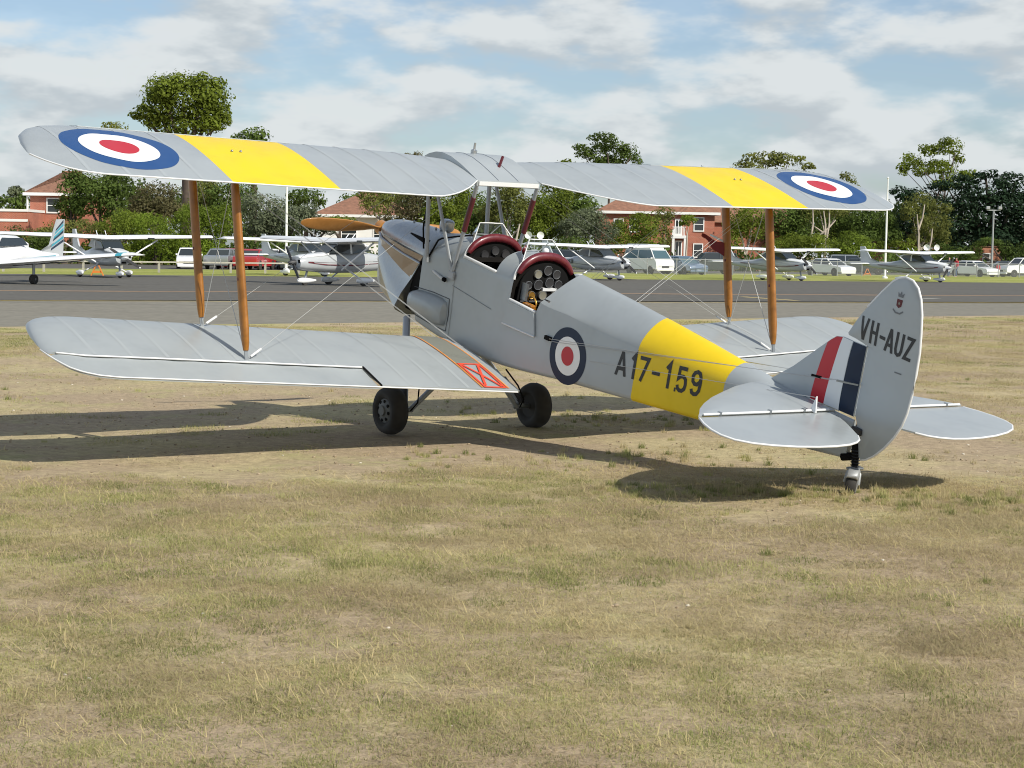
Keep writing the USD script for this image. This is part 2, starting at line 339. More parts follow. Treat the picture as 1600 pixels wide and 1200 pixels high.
# ------------------------------------------------------------------ ground, taxiway, verge
def sheet(poly, z): 
    v = np.array([[p[0], p[1], z] for p in poly]); t = trimesh.creation.triangulate_polygon(Polygon(v[:, :2]), engine='earcut')
    V = np.column_stack([t[0], np.full(len(t[0]), z)]); Fc = np.array(t[1])
    n = np.cross(V[Fc[:, 1]] - V[Fc[:, 0]], V[Fc[:, 2]] - V[Fc[:, 0]])[:, 2]
    Fc[n < 0] = Fc[n < 0][:, ::-1]
    return V, Fc
def setting(name, mesh, mat, label=None):
    n = part(None, name, mesh, mat, label=label); tag(n.prim, kind='structure'); return n
# ground: one sheet to the horizon; the near field is finely divided and slightly uneven
xs = np.unique(np.concatenate([np.linspace(-900, -24, 14), np.linspace(-24, 24, 161), np.linspace(24, 900, 14)]))
ys = np.unique(np.concatenate([np.linspace(-300, 3, 8), np.linspace(3, 38, 141), np.linspace(38, 1500, 24)]))
GX, GY = np.meshgrid(xs, ys, indexing='ij')
def ground_z(X, Y):
    P = np.stack([np.asarray(X, float) * 0.9, np.asarray(Y, float) * 0.9, np.zeros_like(np.asarray(X, float))], -1)
    fade = np.clip(1 - (np.abs(np.asarray(X)) - 14) / 8, 0, 1) * np.clip((np.asarray(Y) - 3) / 2, 0, 1) * np.clip((33 - np.asarray(Y)) / 4, 0, 1)
    return ((meshkit.fbm(P, 3, 5) - 0.5) * 0.055 - 0.012) * fade
gv, gf = grid_mesh(np.stack([GX, GY, ground_z(GX, GY)], -1))
usdkit.mesh(stage, '/World/ground', (gv, gf), M['ground'], smooth=True)
tag(stage.GetPrimAtPath('/World/ground'), 'dry airfield ground of bare dirt and straw coloured turf', kind='structure')
def gline(a, b, t0, t1):                 # ground points along a line given by two pixels, extended to t0..t1
    A, B = ground(*a), ground(*b); return A + (B - A) * t0, A + (B - A) * t1
near0, near1 = gline((0, 511), (1600, 493), -2.5, 4)
mid0, mid1 = gline((0, 470), (1600, 473.5), -1.5, 3)
far0, far1 = gline((0, 428), (1600, 442), -1.5, 3)
setting('taxiway', sheet([mid0, mid1, far1, far0], 0.006), 'asphalt_dark', 'dark asphalt taxiway in front of the parked aeroplanes')
setting('apron', sheet([near0, near1, mid1, mid0], 0.006), 'asphalt_light', 'pale worn asphalt apron with tyre marks')
def strip_px(a, b, w, t0=-0.3, t1=1.3, z=0.011, wob=0):
    p, q = gline(a, b, t0, t1); d = (q - p)[:2]; d /= np.linalg.norm(d); n = np.array([-d[1], d[0]]) * w / 2
    return sheet([p[:2] + n, p[:2] - n, q[:2] - n, q[:2] + n], z)
setting('taxiway_line', strip_px((0, 454.5), (1600, 462.5), 0.55), 'line_orange', 'faded orange line along the taxiway')
setting('taxiway_line', strip_px((0, 470.4), (1600, 473.8), 0.35), 'line_yellow', 'faded yellow line between taxiway and apron')
setting('taxiway_line', strip_px((1160, 464), (1245, 470), 0.4, 0, 1), 'line_yellow', 'short slanting yellow taxiway mark')
setting('taxiway_line', strip_px((1440, 467), (1465, 467), 0.5, 0, 1), 'line_white', 'short white dash on the taxiway')
f2a, f2b = gline((0, 419), (1600, 431), -1.5, 3)
setting('grass_verge', sheet([far0, far1, f2b, f2a], 0.008), 'verge', 'green mown verge between taxiway and fence')
def fence_v(u): return 426.0 + (u - 600) * (8.2 / 1060.0)
def fence_y(u): return ground(u, fence_v(u))[1]
def deep(u, D): return fence_y(min(max(u, -100), 1700)) + 30 + (D - 200) * 0.8
def off_line(p, q, d):
    t = (q - p)[:2]; t /= np.linalg.norm(t); n = np.array([-t[1], t[0]]) * d; return np.array([p[0] + n[0], p[1] + n[1], 0]), np.array([q[0] + n[0], q[1] + n[1], 0])
c0, c1 = off_line(f2a, f2b, 24.0)
setting('car_park', sheet([f2a, f2b, c1, c0], 0.007), 'asphalt_dark', 'asphalt car park behind the fence')
r0, r1 = off_line(near0, near1, -2.4)
_t = np.linspace(0, 1, 220); _n = (meshkit.fbm(np.stack([_t * 160, _t * 0, _t * 0], -1), 4, 3) - 0.5)
edge = [(r0 + (r1 - r0) * t)[:2] + np.array([0.3, -1.0]) * 2.2 * k for t, k in zip(_t, _n)]
setting('dirt_edge', sheet([near0[:2], near1[:2]] + edge[::-1], 0.004), 'rough_verge', 'bare sandy edge along the apron')

# ================================================================== the biplane
# its own frame: x forward from the propeller hub, y to port, z up; the tail sits on the ground
AM = np.array([[-0.563434799, -0.816402686, 0.126601271], [0.798838746, -0.577450084, -0.168546901], [0.210708057, 0.006168811, 0.977529570]])
AO = np.array([-1.32759477, 18.81380041, 1.92314971])
BASE = np.array([-1.862, 0.0, -1.566])
_m = np.eye(4); _m[:3, :3] = AM.T; _m[3, :3] = AM @ BASE + AO
moth = thing('biplane', 'silver two seat biplane with yellow bands and roundels, parked on the dry grass', 'biplane', matrix=_m, shift=BASE)
def A2W(p): return AM @ np.asarray(p, float) + AO

# ---- wings
TT = np.array([0, .0125, .025, .05, .1, .2, .3, .4, .5, .6, .7, .8, .9, 1.0])
ZU = np.array([.012, .030, .039, .050, .0635, .072, .0735, .0705, .065, .057, .047, .0345, .0205, .006])
ZL = np.array([.012, .003, .0008, 0, .002, .004, .005, .005, .004, .003, .002, .001, 0, -.003])
Y0 = 4.05
TLY, TLX = np.array([3.88, 4.08, 4.25, 4.40, 4.50, 4.56, 4.595]), np.array([0, -.02, -.07, -.18, -.34, -.56, -.80])
TTY, TTX = np.array([4.18, 4.33, 4.44, 4.52, 4.57, 4.595]), np.array([0, .05, .14, .27, .39, .48])
TIP_UP = (TLY, TLX, TTY, TTX)
TIP_LO = (np.array([4.06, 4.24, 4.36, 4.44, 4.48, 4.51, 4.525]), np.array([0, -.03, -.09, -.18, -.30, -.48, -.68]), np.array([4.12, 4.27, 4.37, 4.44, 4.485, 4.51, 4.525]), np.array([0, .03, .09, .18, .32, .46, .60]))
class Wing:
    def __init__(s, xle, xte, z0, dz, inc, cut=0.0, tip=None):
        s.tip = tip
        s.xle, s.xte, s.z0, s.dz, s.inc, s.cut = xle, xte, z0, dz, inc, cut
    def LE(s, y): return s.xle + np.interp(np.abs(y), s.tip[0], s.tip[1])
    def TE(s, y):
        y = np.abs(y); x = s.xte + np.interp(y, s.tip[2], s.tip[3])
        if s.cut:
            k = np.clip((1.20 - y) / 0.85, 0, 1); x = x + s.cut * k ** 1.45
        return x
    def chord_z(s, x, y): return s.z0 + s.dz * np.abs(y) + (x - s.xte) * s.inc
    def t(s, x, y): return np.clip((s.LE(y) - x) / np.maximum(s.LE(y) - s.TE(y), 1e-6), 0, 1)
    def thick(s, y): return np.minimum(s.LE(y) - s.TE(y), 1.33)
    def sag(s, x, y):
        tt = s.t(x, y); return 0.0045 * (0.5 - 0.5 * np.cos(2 * np.pi * np.abs(y) / 0.305)) * np.clip(tt * 5 - 0.5, 0, 1) * np.clip((1 - tt) * 6, 0, 1)
    def top(s, x, y): return s.chord_z(x, y) + np.interp(s.t(x, y), TT, ZU) * s.thick(y) - s.sag(x, y)
    def bot(s, x, y): return s.chord_z(x, y) + np.interp(s.t(x, y), TT, ZL) * s.thick(y) + s.sag(x, y)
    def panel(s, ys, xa, xb, side, drop=None):
        """Closed skin between the chordwise limits xa(y) (front) and xb(y) (rear)."""
        rings = []
        u = 0.5 - 0.5 * np.cos(np.linspace(0, np.pi, 19)); u = np.unique(np.concatenate([u, [0.004, 0.012]]))
        for y in ys:
            x0, x1 = float(xa(y)), float(xb(y)); x = x0 + (x1 - x0) * u
            zt, zb = s.top(x, y), s.bot(x, y)
            if drop is not None:
                d = (x0 - x) * drop[1] + drop[0]; zt, zb = zt - d, zb - d * 0.9
            ring = np.concatenate([np.stack([x, np.full_like(x, side * y), zt], 1), np.stack([x, np.full_like(x, side * y), zb], 1)[::-1]])
            rings.append(ring)
        return loft(rings)
    def decal(s, pts2, side, off):       # (n, 2) x,y positions -> points on the upper skin
        x, y = pts2[:, 0], pts2[:, 1]; return np.stack([x, side * y, s.top(x, y) + off], 1)
UP = Wing(-1.41, -2.74, 0.795, 0.0188, 0.080, cut=0.68, tip=TIP_UP)
LO = Wing(-1.90, -3.23, -0.797, 0.056, 0.060, tip=TIP_LO)
HINGE = -2.90
tipy = Y0 + np.array([.05, .10, .15, .20, .25, .30, .34, .38, .42, .45, .48, .505, .525, .538, .544])
tipl = Y0 + (tipy - Y0) * (.4745 / .544)
def span(a, b, step=0.061):
    return np.linspace(a, b, max(2, int(round((b - a) / step)) + 1))
def disc_decal(w, cx, cy, r0, r1, side, off, nr=14, nt=72):
    rr = np.linspace(r0, r1, nr if r0 == 0 else 6); th = np.linspace(0, 2 * np.pi, nt + 1)
    R_, T_ = np.meshgrid(rr, th, indexing='ij'); x = cx + R_ * np.cos(T_); y = cy + R_ * np.sin(T_)
    P = np.stack([x, side * y, w.top(x, y) + off], -1)
    v, f = grid_mesh(P)
    n = np.cross(v[f[:, 1]] - v[f[:, 0]], v[f[:, 2]] - v[f[:, 0]])[:, 2]; f[n < 0] = f[n < 0][:, ::-1]
    keep = np.linalg.norm(np.cross(v[f[:, 1]] - v[f[:, 0]], v[f[:, 2]] - v[f[:, 0]]), axis=1) > 1e-12
    return v, f[keep]
def edge_tube(w, ys, side, fn, r, zoff=0.0):
    P = [[fn(y), side * y, w.chord_z(fn(y), y) + 0.002 + zoff] for y in ys]; return tube(P, r, 6)
for side in (1, -1):
    wp = part(moth, 'upper_wing', UP.panel(span(0.352, 2.14), UP.LE, UP.TE, side), 'dope', 35)
    part(wp, 'yellow_band', UP.panel(span(2.1405, 3.1095), UP.LE, UP.TE, side), 'yellow', 35)
    part(wp, 'wing_tip', UP.panel(np.concatenate([span(3.11, Y0), tipy]), UP.LE, UP.TE, side), 'dope', 35)
    part(wp, 'trailing_edge', edge_tube(UP, np.concatenate([span(0.36, Y0, 0.1), tipy]), side, UP.TE, 0.0065), 'edge_silver', True)
    slat = []
    for x_, dz_ in ((-1.392, 0.018), (-1.405, 0.048), (-1.47, 0.070), (-1.57, 0.0925), (-1.572, 0.088), (-1.47, 0.062), (-1.415, 0.034)):
        slat.append([[x_, side * yy, UP.chord_z(x_, yy) + dz_] for yy in (2.02, 3.0, 3.95)])
    part(wp, 'slat', loft(np.array(slat).transpose(1, 0, 2)), 'dope', 35)
    ro = part(wp, 'roundel', disc_decal(UP, -2.145, 3.825, 0, 0.470, side, 0.0016), 'blue', True)
    part(ro, 'roundel_ring', disc_decal(UP, -2.145, 3.825, 0, 0.320, side, 0.0030), 'white_paint', True)
    part(ro, 'roundel_centre', disc_decal(UP, -2.145, 3.825, 0, 0.157, side, 0.0044), 'red', True)
    for xx, yy in ((-2.05, 2.72), (-2.05, 2.80), (-1.50, 2.75)):
        part(wp, 'bolt_cap', trimesh.util.concatenate([trimesh.creation.icosphere(1, 0.012).apply_translation([xx, side * yy, UP.top(xx, yy) + 0.006])]), 'steel', True)
    # lower wing
    lw = part(moth, 'lower_wing', LO.panel(span(0.40, 1.80), LO.LE, LO.TE, side), 'dope', 35)
    hin = lambda y: np.where(y < 4.28, HINGE, HINGE + 0) + 0 * y
    ylo = np.concatenate([span(1.8005, Y0), tipl[:3]])
    part(lw, 'outer_panel', LO.panel(np.concatenate([span(1.8005, Y0), tipl]), LO.LE, lambda y: np.maximum(LO.TE(y) + 0.0, HINGE + 0.006 + max(0.0, (y - 4.27)) * 0.55), side), 'dope', 35)
    al = part(lw, 'aileron', LO.panel(np.concatenate([span(1.825, Y0), tipl[:13]]), lambda y: np.maximum(HINGE - 0.012 + max(0.0, (y - 4.27)) * 0.55, LO.TE(y) + 0.004), LO.TE, side, drop=(0.014, 0.035)), 'dope', 35)
    hy = np.array([1.82, 2.4, 3.0, 3.6, 4.27, 4.46]); hx = [HINGE - 0.002 + max(0.0, (y - 4.27)) * 0.55 for y in hy]
    part(lw, 'hinge_gap_cover', beam_chain := tube([[x, side * y, LO.top(x, y) - 0.004] for x, y in zip(hx, hy)], 0.0075, 6), 'edge_silver', True)
    part(lw, 'trailing_edge', edge_tube(LO, np.concatenate([span(0.42, Y0, 0.1), tipl]), side, LO.TE, 0.0065, -0.01), 'edge_silver', True)
    part(lw, 'aileron_gap', tube([[x, side * 1.812, LO.top(x, 1.812) - 0.001] for x in np.linspace(HINGE, LO.xte, 8)], 0.009, 5), 'dark')
    for W_, host, ribs, x_of in ((UP, wp, np.arange(.62, 4.4, .305), lambda y: (UP.LE(y) - .02, UP.TE(y) + .012)), (LO, lw, np.concatenate([np.arange(.93, 1.75, .29), np.arange(2.05, 4.4, .305)]), lambda y: (LO.LE(y) - .02, (LO.TE(y) if y < 1.8 else HINGE) + .012))):
        for yr in ribs:
            if W_ is UP and (2.13 < yr < 3.12): continue
            xa_, xb_ = x_of(yr); X = xa_ + (xb_ - xa_) * np.linspace(0, 1, 22) ** 1.3
            a = np.stack([X, np.full(22, side * (yr - .016)), W_.top(X, yr - .016) + .0012], 1); b = np.stack([X, np.full(22, side * (yr + .016)), W_.top(X, yr + .016) + .0012], 1)
            part(host, 'rib_tape', grid_mesh(np.stack([a, b], 0) if side < 0 else np.stack([b, a], 0)), 'dope_tape', True)
    # walkway with orange borders and a red crossed box at the trailing edge
    xs_ = np.linspace(-1.96, -3.20, 26)
    def ribbon(y0, y1, x0, x1, off, n=24):
        X = np.linspace(x0, x1, n); a = np.stack([X, np.full(n, side * y0), LO.top(X, y0) + off], 1); b = np.stack([X, np.full(n, side * y1), LO.top(X, y1) + off], 1)
        return grid_mesh(np.stack([a, b], 0) if side < 0 else np.stack([b, a], 0))
    part(lw, 'walkway', ribbon(0.50, 0.77, -1.95, -2.74, 0.006), 'walkway', True)
    part(lw, 'walkway_line', ribbon(0.772, 0.788, -1.95, -3.21, 0.0075), 'orange_line', True)
    part(lw, 'walkway_line', ribbon(0.497, 0.513, -1.95, -3.21, 0.0075), 'orange_line', True)
    part(lw, 'no_step_box', cat(ribbon(0.525, 0.76, -2.74, -2.762, 0.0085, 3), ribbon(0.525, 0.76, -3.188, -3.21, 0.0085, 3), ribbon(0.738, 0.76, -2.762, -3.188, 0.0085), ribbon(0.525, 0.547, -2.762, -3.188, 0.0085)), 'red_outline')
    def diag(ya, yb):
        X = np.linspace(-2.77, -3.18, 20); yc = np.linspace(ya, yb, 20)
        a = np.stack([X, side * (yc - 0.013), LO.top(X, yc) + 0.010], 1); b = np.stack([X, side * (yc + 0.013), LO.top(X, yc) + 0.010], 1)
        return grid_mesh(np.stack([a, b], 0) if side < 0 else np.stack([b, a], 0))
    part(lw, 'no_step_cross', cat(diag(0.56, 0.73), diag(0.73, 0.56)), 'red_outline')

# ---- centre section (fuel tank)
ct = []
prof = [(-1.12, .84), (-1.10, .87), (-1.13, .915), (-1.20, .950), (-1.31, .985), (-1.43, 1.000), (-1.58, .990), (-1.74, .955), (-1.90, .910), (-2.05, .862), (-2.06, .858), (-2.06, .806), (-1.90, .815), (-1.6, .82), (-1.3, .825)]
for yy in (-0.345, -0.33, 0, 0.33, 0.345):
    k = 0.985 if abs(yy) > 0.34 else 1.0
    ct.append([[(-1.58 + (x + 1.58) * k), yy, 0.9 + (z - 0.9) * k] for x, z in prof])
tank = part(moth, 'fuel_tank', loft(ct), 'dope', 30)
part(tank, 'tank_rear_edge', beam((-2.066, -0.33, 0.832), (-2.066, 0.33, 0.832), 0.012, 0.036), 'edge_silver')
part(tank, 'filler_cap', revolve([(0, .985), (.03, .985), (.03, 1.03), (.012, 1.04), (.010, 1.10), (0, 1.10)], (-1.40, -0.02, 0), 2, 12), 'dope_metal', 30)
part(tank, 'sight_gauge', beam((-1.78, -0.06, 0.935), (-1.75, -0.11, 1.04), 0.02, 0.02), 'maroon')
part(tank, 'tank_seam', tube([[x, 0.11, z + 0.001] for x, z in prof[3:10]], 0.004, 5), 'dope_metal')
part(tank, 'tank_seam', tube([[x, -0.11, z + 0.001] for x, z in prof[3:10]], 0.004, 5), 'dope_metal')

# ---- struts, cabane and wires
def strut(p, q, chord, thick, mat, name='strut', taper=0.0, parent=moth):
    p, q = np.asarray(p, float), np.asarray(q, float); t = (q - p) / np.linalg.norm(q - p)
    fwd = np.array([1.0, 0, 0]); fwd = fwd - t * (fwd @ t); fwd /= np.linalg.norm(fwd); sd = np.cross(t, fwd)
    th = np.linspace(0, 2 * np.pi, 14, endpoint=False); rings = []
    for s_, k in ((0, 1 - 0.62 * bool(taper)), (taper * 0.35, 0.75), (taper, 1), (0.5, 1), (1 - taper, 1), (1 - taper * 0.35, 0.75), (1, 1 - 0.62 * bool(taper))) if taper else ((0, 1), (1, 1)):
        c = p + (q - p) * s_
        rings.append(c + k * chord / 2 * np.cos(th)[:, None] * fwd + (0.6 + 0.4 * k) * thick / 2 * np.sin(th)[:, None] * sd)
    return part(parent, name, loft(rings), mat, 40)
ends = {}
for side in (1, -1):
    fb, ft = np.array([-2.11, side * 2.93, LO.top(-2.11, 2.93) + 0.0]), np.array([-1.62, side * 2.97, UP.bot(-1.62, 2.97)])
    rb, rt = np.array([-2.86, side * 2.88, LO.top(-2.86, 2.88) + 0.0]), np.array([-2.36, side * 2.92, UP.bot(-2.36, 2.92)])
    ends[side] = (fb, ft, rb, rt)
    for b, t in ((fb, ft), (rb, rt)):
        d = (t - b) / np.linalg.norm(t - b)
        st = strut(b + d * 0.075, t - d * 0.02, 0.105, 0.062, 'wood', 'interplane_strut', 0.13)
        part(st, 'strut_fitting', beam(b - d * 0.005, b + d * 0.095, 0.03, 0.012, (1, 0, 0)), 'steel')
        part(st, 'strut_band', revolve([(0.042, -0.012), (0.057, -0.012), (0.057, 0.012), (0.042, 0.012)], b + d * 0.66, 2, 12) if 0 else tube([b + d * 0.64, b + d * 0.665], 0.034, 10), 'maroon', True)
    yc = side * 0.33
    FL, FT, VB, RT = np.array([-1.385, yc, -0.05]), np.array([-1.24, side * .345, 0.83]), np.array([-1.835, yc, -0.05]), np.array([-2.045, side * .335, 0.815])
    strut(FL, FT, 0.06, 0.03, 'strut_grey', 'cabane_strut')
    strut(VB, FT + [-.06, 0, 0], 0.045, 0.026, 'strut_grey', 'cabane_strut')
    rs = strut(VB, RT, 0.05, 0.028, 'strut_grey', 'cabane_strut')
    d = RT - VB
    strut(VB + d * 0.48, VB + d * 0.86, 0.062, 0.044, 'maroon', 'strut_sleeve', parent=rs)
    part(rs, 'strut_fitting', rbox(VB[0] - .05, VB[0] + .05, yc - .015, yc + .015, -.11, -.03, 0.012, 6), 'strut_grey')
def wire(p, q, r=0.0017, name='bracing_wire'): return part(moth, name, tube([p, q], r, 5), 'wire', True)
for side in (1, -1):
    fb, ft, rb, rt = ends[side]
    root_f, root_r = np.array([-1.95, side * .34, -.72]), np.array([-2.72, side * .33, -.74]); cab_f, cab_r = np.array([-1.28, side * .36, .82]), np.array([-2.0, side * .36, .82])
    for k in (0, 0.05):
        wire(root_f + [k, 0, 0], ft + [k, 0, -.02]); wire(root_r + [k, 0, 0], rt + [k, 0, -.02])
    wire(cab_f, fb); wire(cab_r, rb)
    wire(fb, rt, 0.003); wire(rb, ft, 0.003)
    for a, b in ((fb, cab_f), (rb, cab_r)):
        d = (b - a) / np.linalg.norm(b - a); part(moth, 'turnbuckle', tube([a + d * 0.05, a + d * 0.17], 0.011, 6), 'edge_silver', True)

# ---- fuselage
FS = np.array([  # x, bottom, longeron, top, half width
    [-1.25, -0.66, -0.03, 0.205, 0.300], [-1.40, -0.675, 0.00, 0.235, 0.308], [-1.70, -0.695, 0.05, 0.275, 0.318], [-1.99, -0.705, 0.07, 0.330, 0.322], [-2.25, -0.700, 0.06, 0.318, 0.322],
    [-2.55, -0.690, 0.06, 0.322, 0.320], [-2.80, -0.672, 0.06, 0.340, 0.318], [-3.05, -0.645, 0.04, 0.312, 0.312], [-3.29, -0.615, 0.00, 0.300, 0.304], [-3.60, -0.575, 0.0, 0.284, 0.292],
    [-4.10, -0.525, -0.04, 0.252, 0.270], [-4.60, -0.478, -0.06, 0.212, 0.243], [-5.10, -0.432, -0.07, 0.165, 0.212], [-5.60, -0.386, -0.07, 0.112, 0.175], [-6.00, -0.346, -0.07, 0.066, 0.140], [-6.40, -0.305, -0.07, 0.040, 0.085], [-6.76, -0.262, -0.08, 0.030, 0.022]])
def fsec(x):
    return [np.interp(-x, -FS[:, 0], FS[:, k]) for k in range(1, 5)]
def tri_k(x): return float(np.interp(-x, [2.85, 3.10, 3.6, 4.5, 5.6, 6.7], [0, 1.0, .95, .5, .25, 0]))
def fring(x, n=14, grow=0.0):
    zb, zl, zt, w = fsec(x); zb -= grow; zt += grow; w += grow
    r = min(0.05, w * 0.6)
    th = np.linspace(0, np.pi / 2, 5)
    pts = [(w - r + r * np.sin(t), zb + r - r * np.cos(t)) for t in th]
    pts += [(w, zb + r + (zl - zb - r) * k) for k in (0.25, 0.5, 0.75)]
    k3 = tri_k(x)
    for t in np.linspace(0, np.pi / 2, n):
        y_, z_ = (w * np.cos(t) ** 0.82 if t < np.pi / 2 - 1e-9 else 0), np.sin(t) ** 0.95
        tl = 1 - y_ / w; zz = 1 - (1 - tl) ** 1.3
        pts.append((y_, zl + (zt - zl) * (z_ * (1 - k3) + min(zz, 1) * k3)))
    pts = [(0, zb)] + pts
    L = [(-y, z) for y, z in pts[1:-1]][::-1]
    return np.array([[x, y, z] for y, z in pts + L])
def fuselage_seg(x0, x1, step=0.08, grow=0.0):
    k = max(2, int(round(abs(x1 - x0) / step)) + 1)
    return loft([fring(x, grow=grow) for x in np.linspace(x0, x1, k)])
def to_man(m): 
    v, f = arr(m); mm = Manifold(MMesh(np.asarray(v, np.float32), np.asarray(f, np.uint32))); return mm
front = to_man(fuselage_seg(-1.27, -4.53, 0.06)).as_original()
cut_r = to_man(prism(Polygon([(-2.805, 0.6), (-2.79, 0.15), (-2.775, -0.07), (-3.165, -0.09), (-3.335, 0.30), (-3.42, 0.6)]), -0.285, 0.6, 1))
cut_ri = to_man(bx(-3.30, -2.72, -0.28, 0.28, -0.60, 0.05))
cut_f = to_man(prism(Polygon([(-1.995, 0.6), (-1.99, 0.15), (-2.505, 0.125), (-2.53, 0.6)]), -0.6, 0.6, 1))
cut_fi = to_man(bx(-2.55, -1.92, -0.29, 0.29, -0.60, 0.14))
body = front - cut_r - cut_ri - cut_f - cut_fi
mm = body.to_mesh(); tri = np.array(mm.tri_verts); vv = np.array(mm.vert_properties)[:, :3]
lab = np.zeros(len(tri), int); oid = front.original_id()
for a, b, i in zip(mm.run_index[:-1], mm.run_index[1:], mm.run_original_id): lab[a // 3:b // 3] = (i == oid)
def sub(v, f):
    u, inv = np.unique(f.ravel(), return_inverse=True); return v[u], inv.reshape(-1, 3)
fus = part(moth, 'fuselage', sub(vv, tri[lab == 1]), 'dope', 55)
part(fus, 'cockpit_lining', sub(vv, tri[lab == 0]), 'lining')
part(fus, 'yellow_band', fuselage_seg(-4.5303, -5.53, 0.1), 'yellow', 55)
part(fus, 'tail_cone', fuselage_seg(-5.5303, -6.755, 0.1), 'dope', 55)
def side_y(x, z, side=1):               # outer skin of the flat side / dome
    zb, zl, zt, w = fsec(x)
    if z <= zl: return side * w
    k = np.clip((z - zl) / (zt - zl), 0, 1); return side * w * np.cos(np.arcsin(k ** (1 / 0.95))) ** 0.82
# fuselage roundel
def side_decal(poly2d, off, side=1, maxlen=0.05):
    m = trimesh.creation.triangulate_polygon(poly2d, engine='earcut') if not isinstance(poly2d, tuple) else poly2d
    v2, f = np.array(m[0]), np.array(m[1])
    v, f = trimesh.remesh.subdivide_to_size(np.column_stack([v2, np.zeros(len(v2))]), f, maxlen)
    P = np.array([[x, side_y(x, z, side) + side * off, z] for x, z, _ in v])
    n = np.cross(P[f[:, 1]] - P[f[:, 0]], P[f[:, 2]] - P[f[:, 0]])[:, 1] * side
    f = np.array(f); f[n < 0] = f[n < 0][:, ::-1]
    return P, f
for side in (1, -1):
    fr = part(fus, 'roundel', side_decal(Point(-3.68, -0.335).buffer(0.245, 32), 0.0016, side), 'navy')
    part(fr, 'roundel_ring', side_decal(Point(-3.68, -0.335).buffer(0.165, 32), 0.003, side), 'white_paint')
    part(fr, 'roundel_centre', side_decal(Point(-3.68, -0.335).buffer(0.082, 32), 0.0044, side), 'red')
# stencilled lettering drawn with strokes on a 4 x 7 grid
GLYPH = {'A': [[(0, 0), (2, 7), (4, 0)], [(0.7, 2.1), (3.3, 2.1)]], '1': [[(0.3, 5.4), (1.6, 6.9), (1.6, 0)]], '7': [[(0, 6.55), (3.7, 6.55), (1.2, 0)]], '-': [[(0.2, 3.3), (3.6, 3.3)]],
         '5': [[(3.6, 6.55), (0.6, 6.55), (0.45, 3.7), (1.2, 4.3), (2.4, 4.35), (3.3, 3.7), (3.55, 2.4), (3.3, 1.1), (2.4, 0.4), (1.4, 0.4), (0.6, 0.9), (0.3, 1.8)]],
         '9': [[(0.35, 1.7), (0.7, 0.8), (1.6, 0.4), (2.6, 0.6), (3.4, 1.6), (3.6, 3.4), (3.5, 5.2), (2.9, 6.3), (1.9, 6.6), (0.9, 6.2), (0.35, 5.2), (0.5, 3.9), (1.3, 3.2), (2.3, 3.2), (3.2, 3.9), (3.5, 4.6)]],
         'V': [[(0, 7), (2, 0), (4, 7)]], 'H': [[(0.4, 0), (0.4, 7)], [(3.6, 0), (3.6, 7)], [(0.4, 3.6), (3.6, 3.6)]], 'U': [[(0.4, 7), (0.4, 2.0), (0.9, 0.8), (2, 0.4), (3.1, 0.8), (3.6, 2.0), (3.6, 7)]],
         'Z': [[(0.2, 6.5), (3.7, 6.5), (0.3, 0.45), (3.9, 0.45)]], 'M': [[(0.4, 0), (0.4, 7), (2, 3), (3.6, 7), (3.6, 0)]], 'E': [[(3.6, 6.6), (0.4, 6.6), (0.4, 0.4), (3.6, 0.4)], [(0.4, 3.6), (3, 3.6)]],
         'K': [[(0.4, 0), (0.4, 7)], [(3.7, 7), (0.5, 3.2), (3.8, 0)]], '.': [[(0.2, 0.3), (0.9, 0.3)]]}
def glyph(ch, h, w, sw):
    g = unary_union([LineString([(x * w / 4, y * h / 7) for x, y in s]).buffer(sw / 2, cap_style=2, join_style=2, mitre_limit=3) for s in GLYPH[ch]])
    return g.intersection(sbox(-0.5, 0, 9, h)) if ch in 'AV' else g
# A17-159 along the port side (reads nose to tail) and mirrored positions on the starboard side
def letters(text, sizes, h, w, sw):
    out = []
    for ch, x in zip(text, sizes): out.append((ch, affinity.translate(glyph(ch, h, w, sw), x, 0)))
    return out
HL = 0.205
for side in (1, -1):
    for ch, g in letters('A17-1.59', (0.0, 0.165, 0.265, 0.415, 0.575, 0.690, 0.715, 0.872), HL, 0.110, 0.032):
        if side == 1: g2 = affinity.affine_transform(g, [-1, 0, 0.095, 1, -4.31, -0.318])
        else: g2 = affinity.affine_transform(g, [1, 0, 0, 1, -5.36, -0.29])
        for pg in getattr(g2, 'geoms', [g2]):
            part(fus, 'letter' if ch not in '-.' else 'dash', side_decal(pg, 0.002, side, 0.06), 'black_paint')
# oil tank blister, door flaps, panels
oil = []
for x, hy, z0, z1 in ((-1.15, .02, -.50, -.43), (-1.19, .075, -.545, -.375), (-1.30, .098, -.565, -.335), (-1.55, .10, -.575, -.315), (-1.72, .095, -.575, -.315), (-1.80, .07, -.56, -.335), (-1.825, .015, -.52, -.38)):
    w = fsec(x)[3]; th = np.linspace(-np.pi / 2, np.pi / 2, 12); zc, hz = (z0 + z1) / 2, (z1 - z0) / 2
    oil.append([[x, w - 0.01 + hy * np.sign(np.cos(t)) * abs(np.cos(t)) ** 0.6, zc + hz * np.sin(t)] for t in th] + [[x, w - 0.03, zc + hz * 0.9], [x, w - 0.03, zc - hz * 0.9]])
tk = part(fus, 'oil_tank', loft(oil), 'dope', 40)
def frame_side(pts, r, off=0.004): return tube([[x, side_y(x, z) + off, z] for x, z in pts], r, 5)
part(fus, 'panel_seam', frame_side([(-1.20, -.33), (-1.55, -.30), (-1.84, -.295), (-1.86, -.45), (-1.845, -.60), (-1.55, -.60), (-1.2, -.585)], 0.0035), 'trim')
part(fus, 'panel_seam', frame_side([(-1.86, -.16), (-2.2, -.19), (-2.52, -.22)], 0.002), 'stripe_grey')
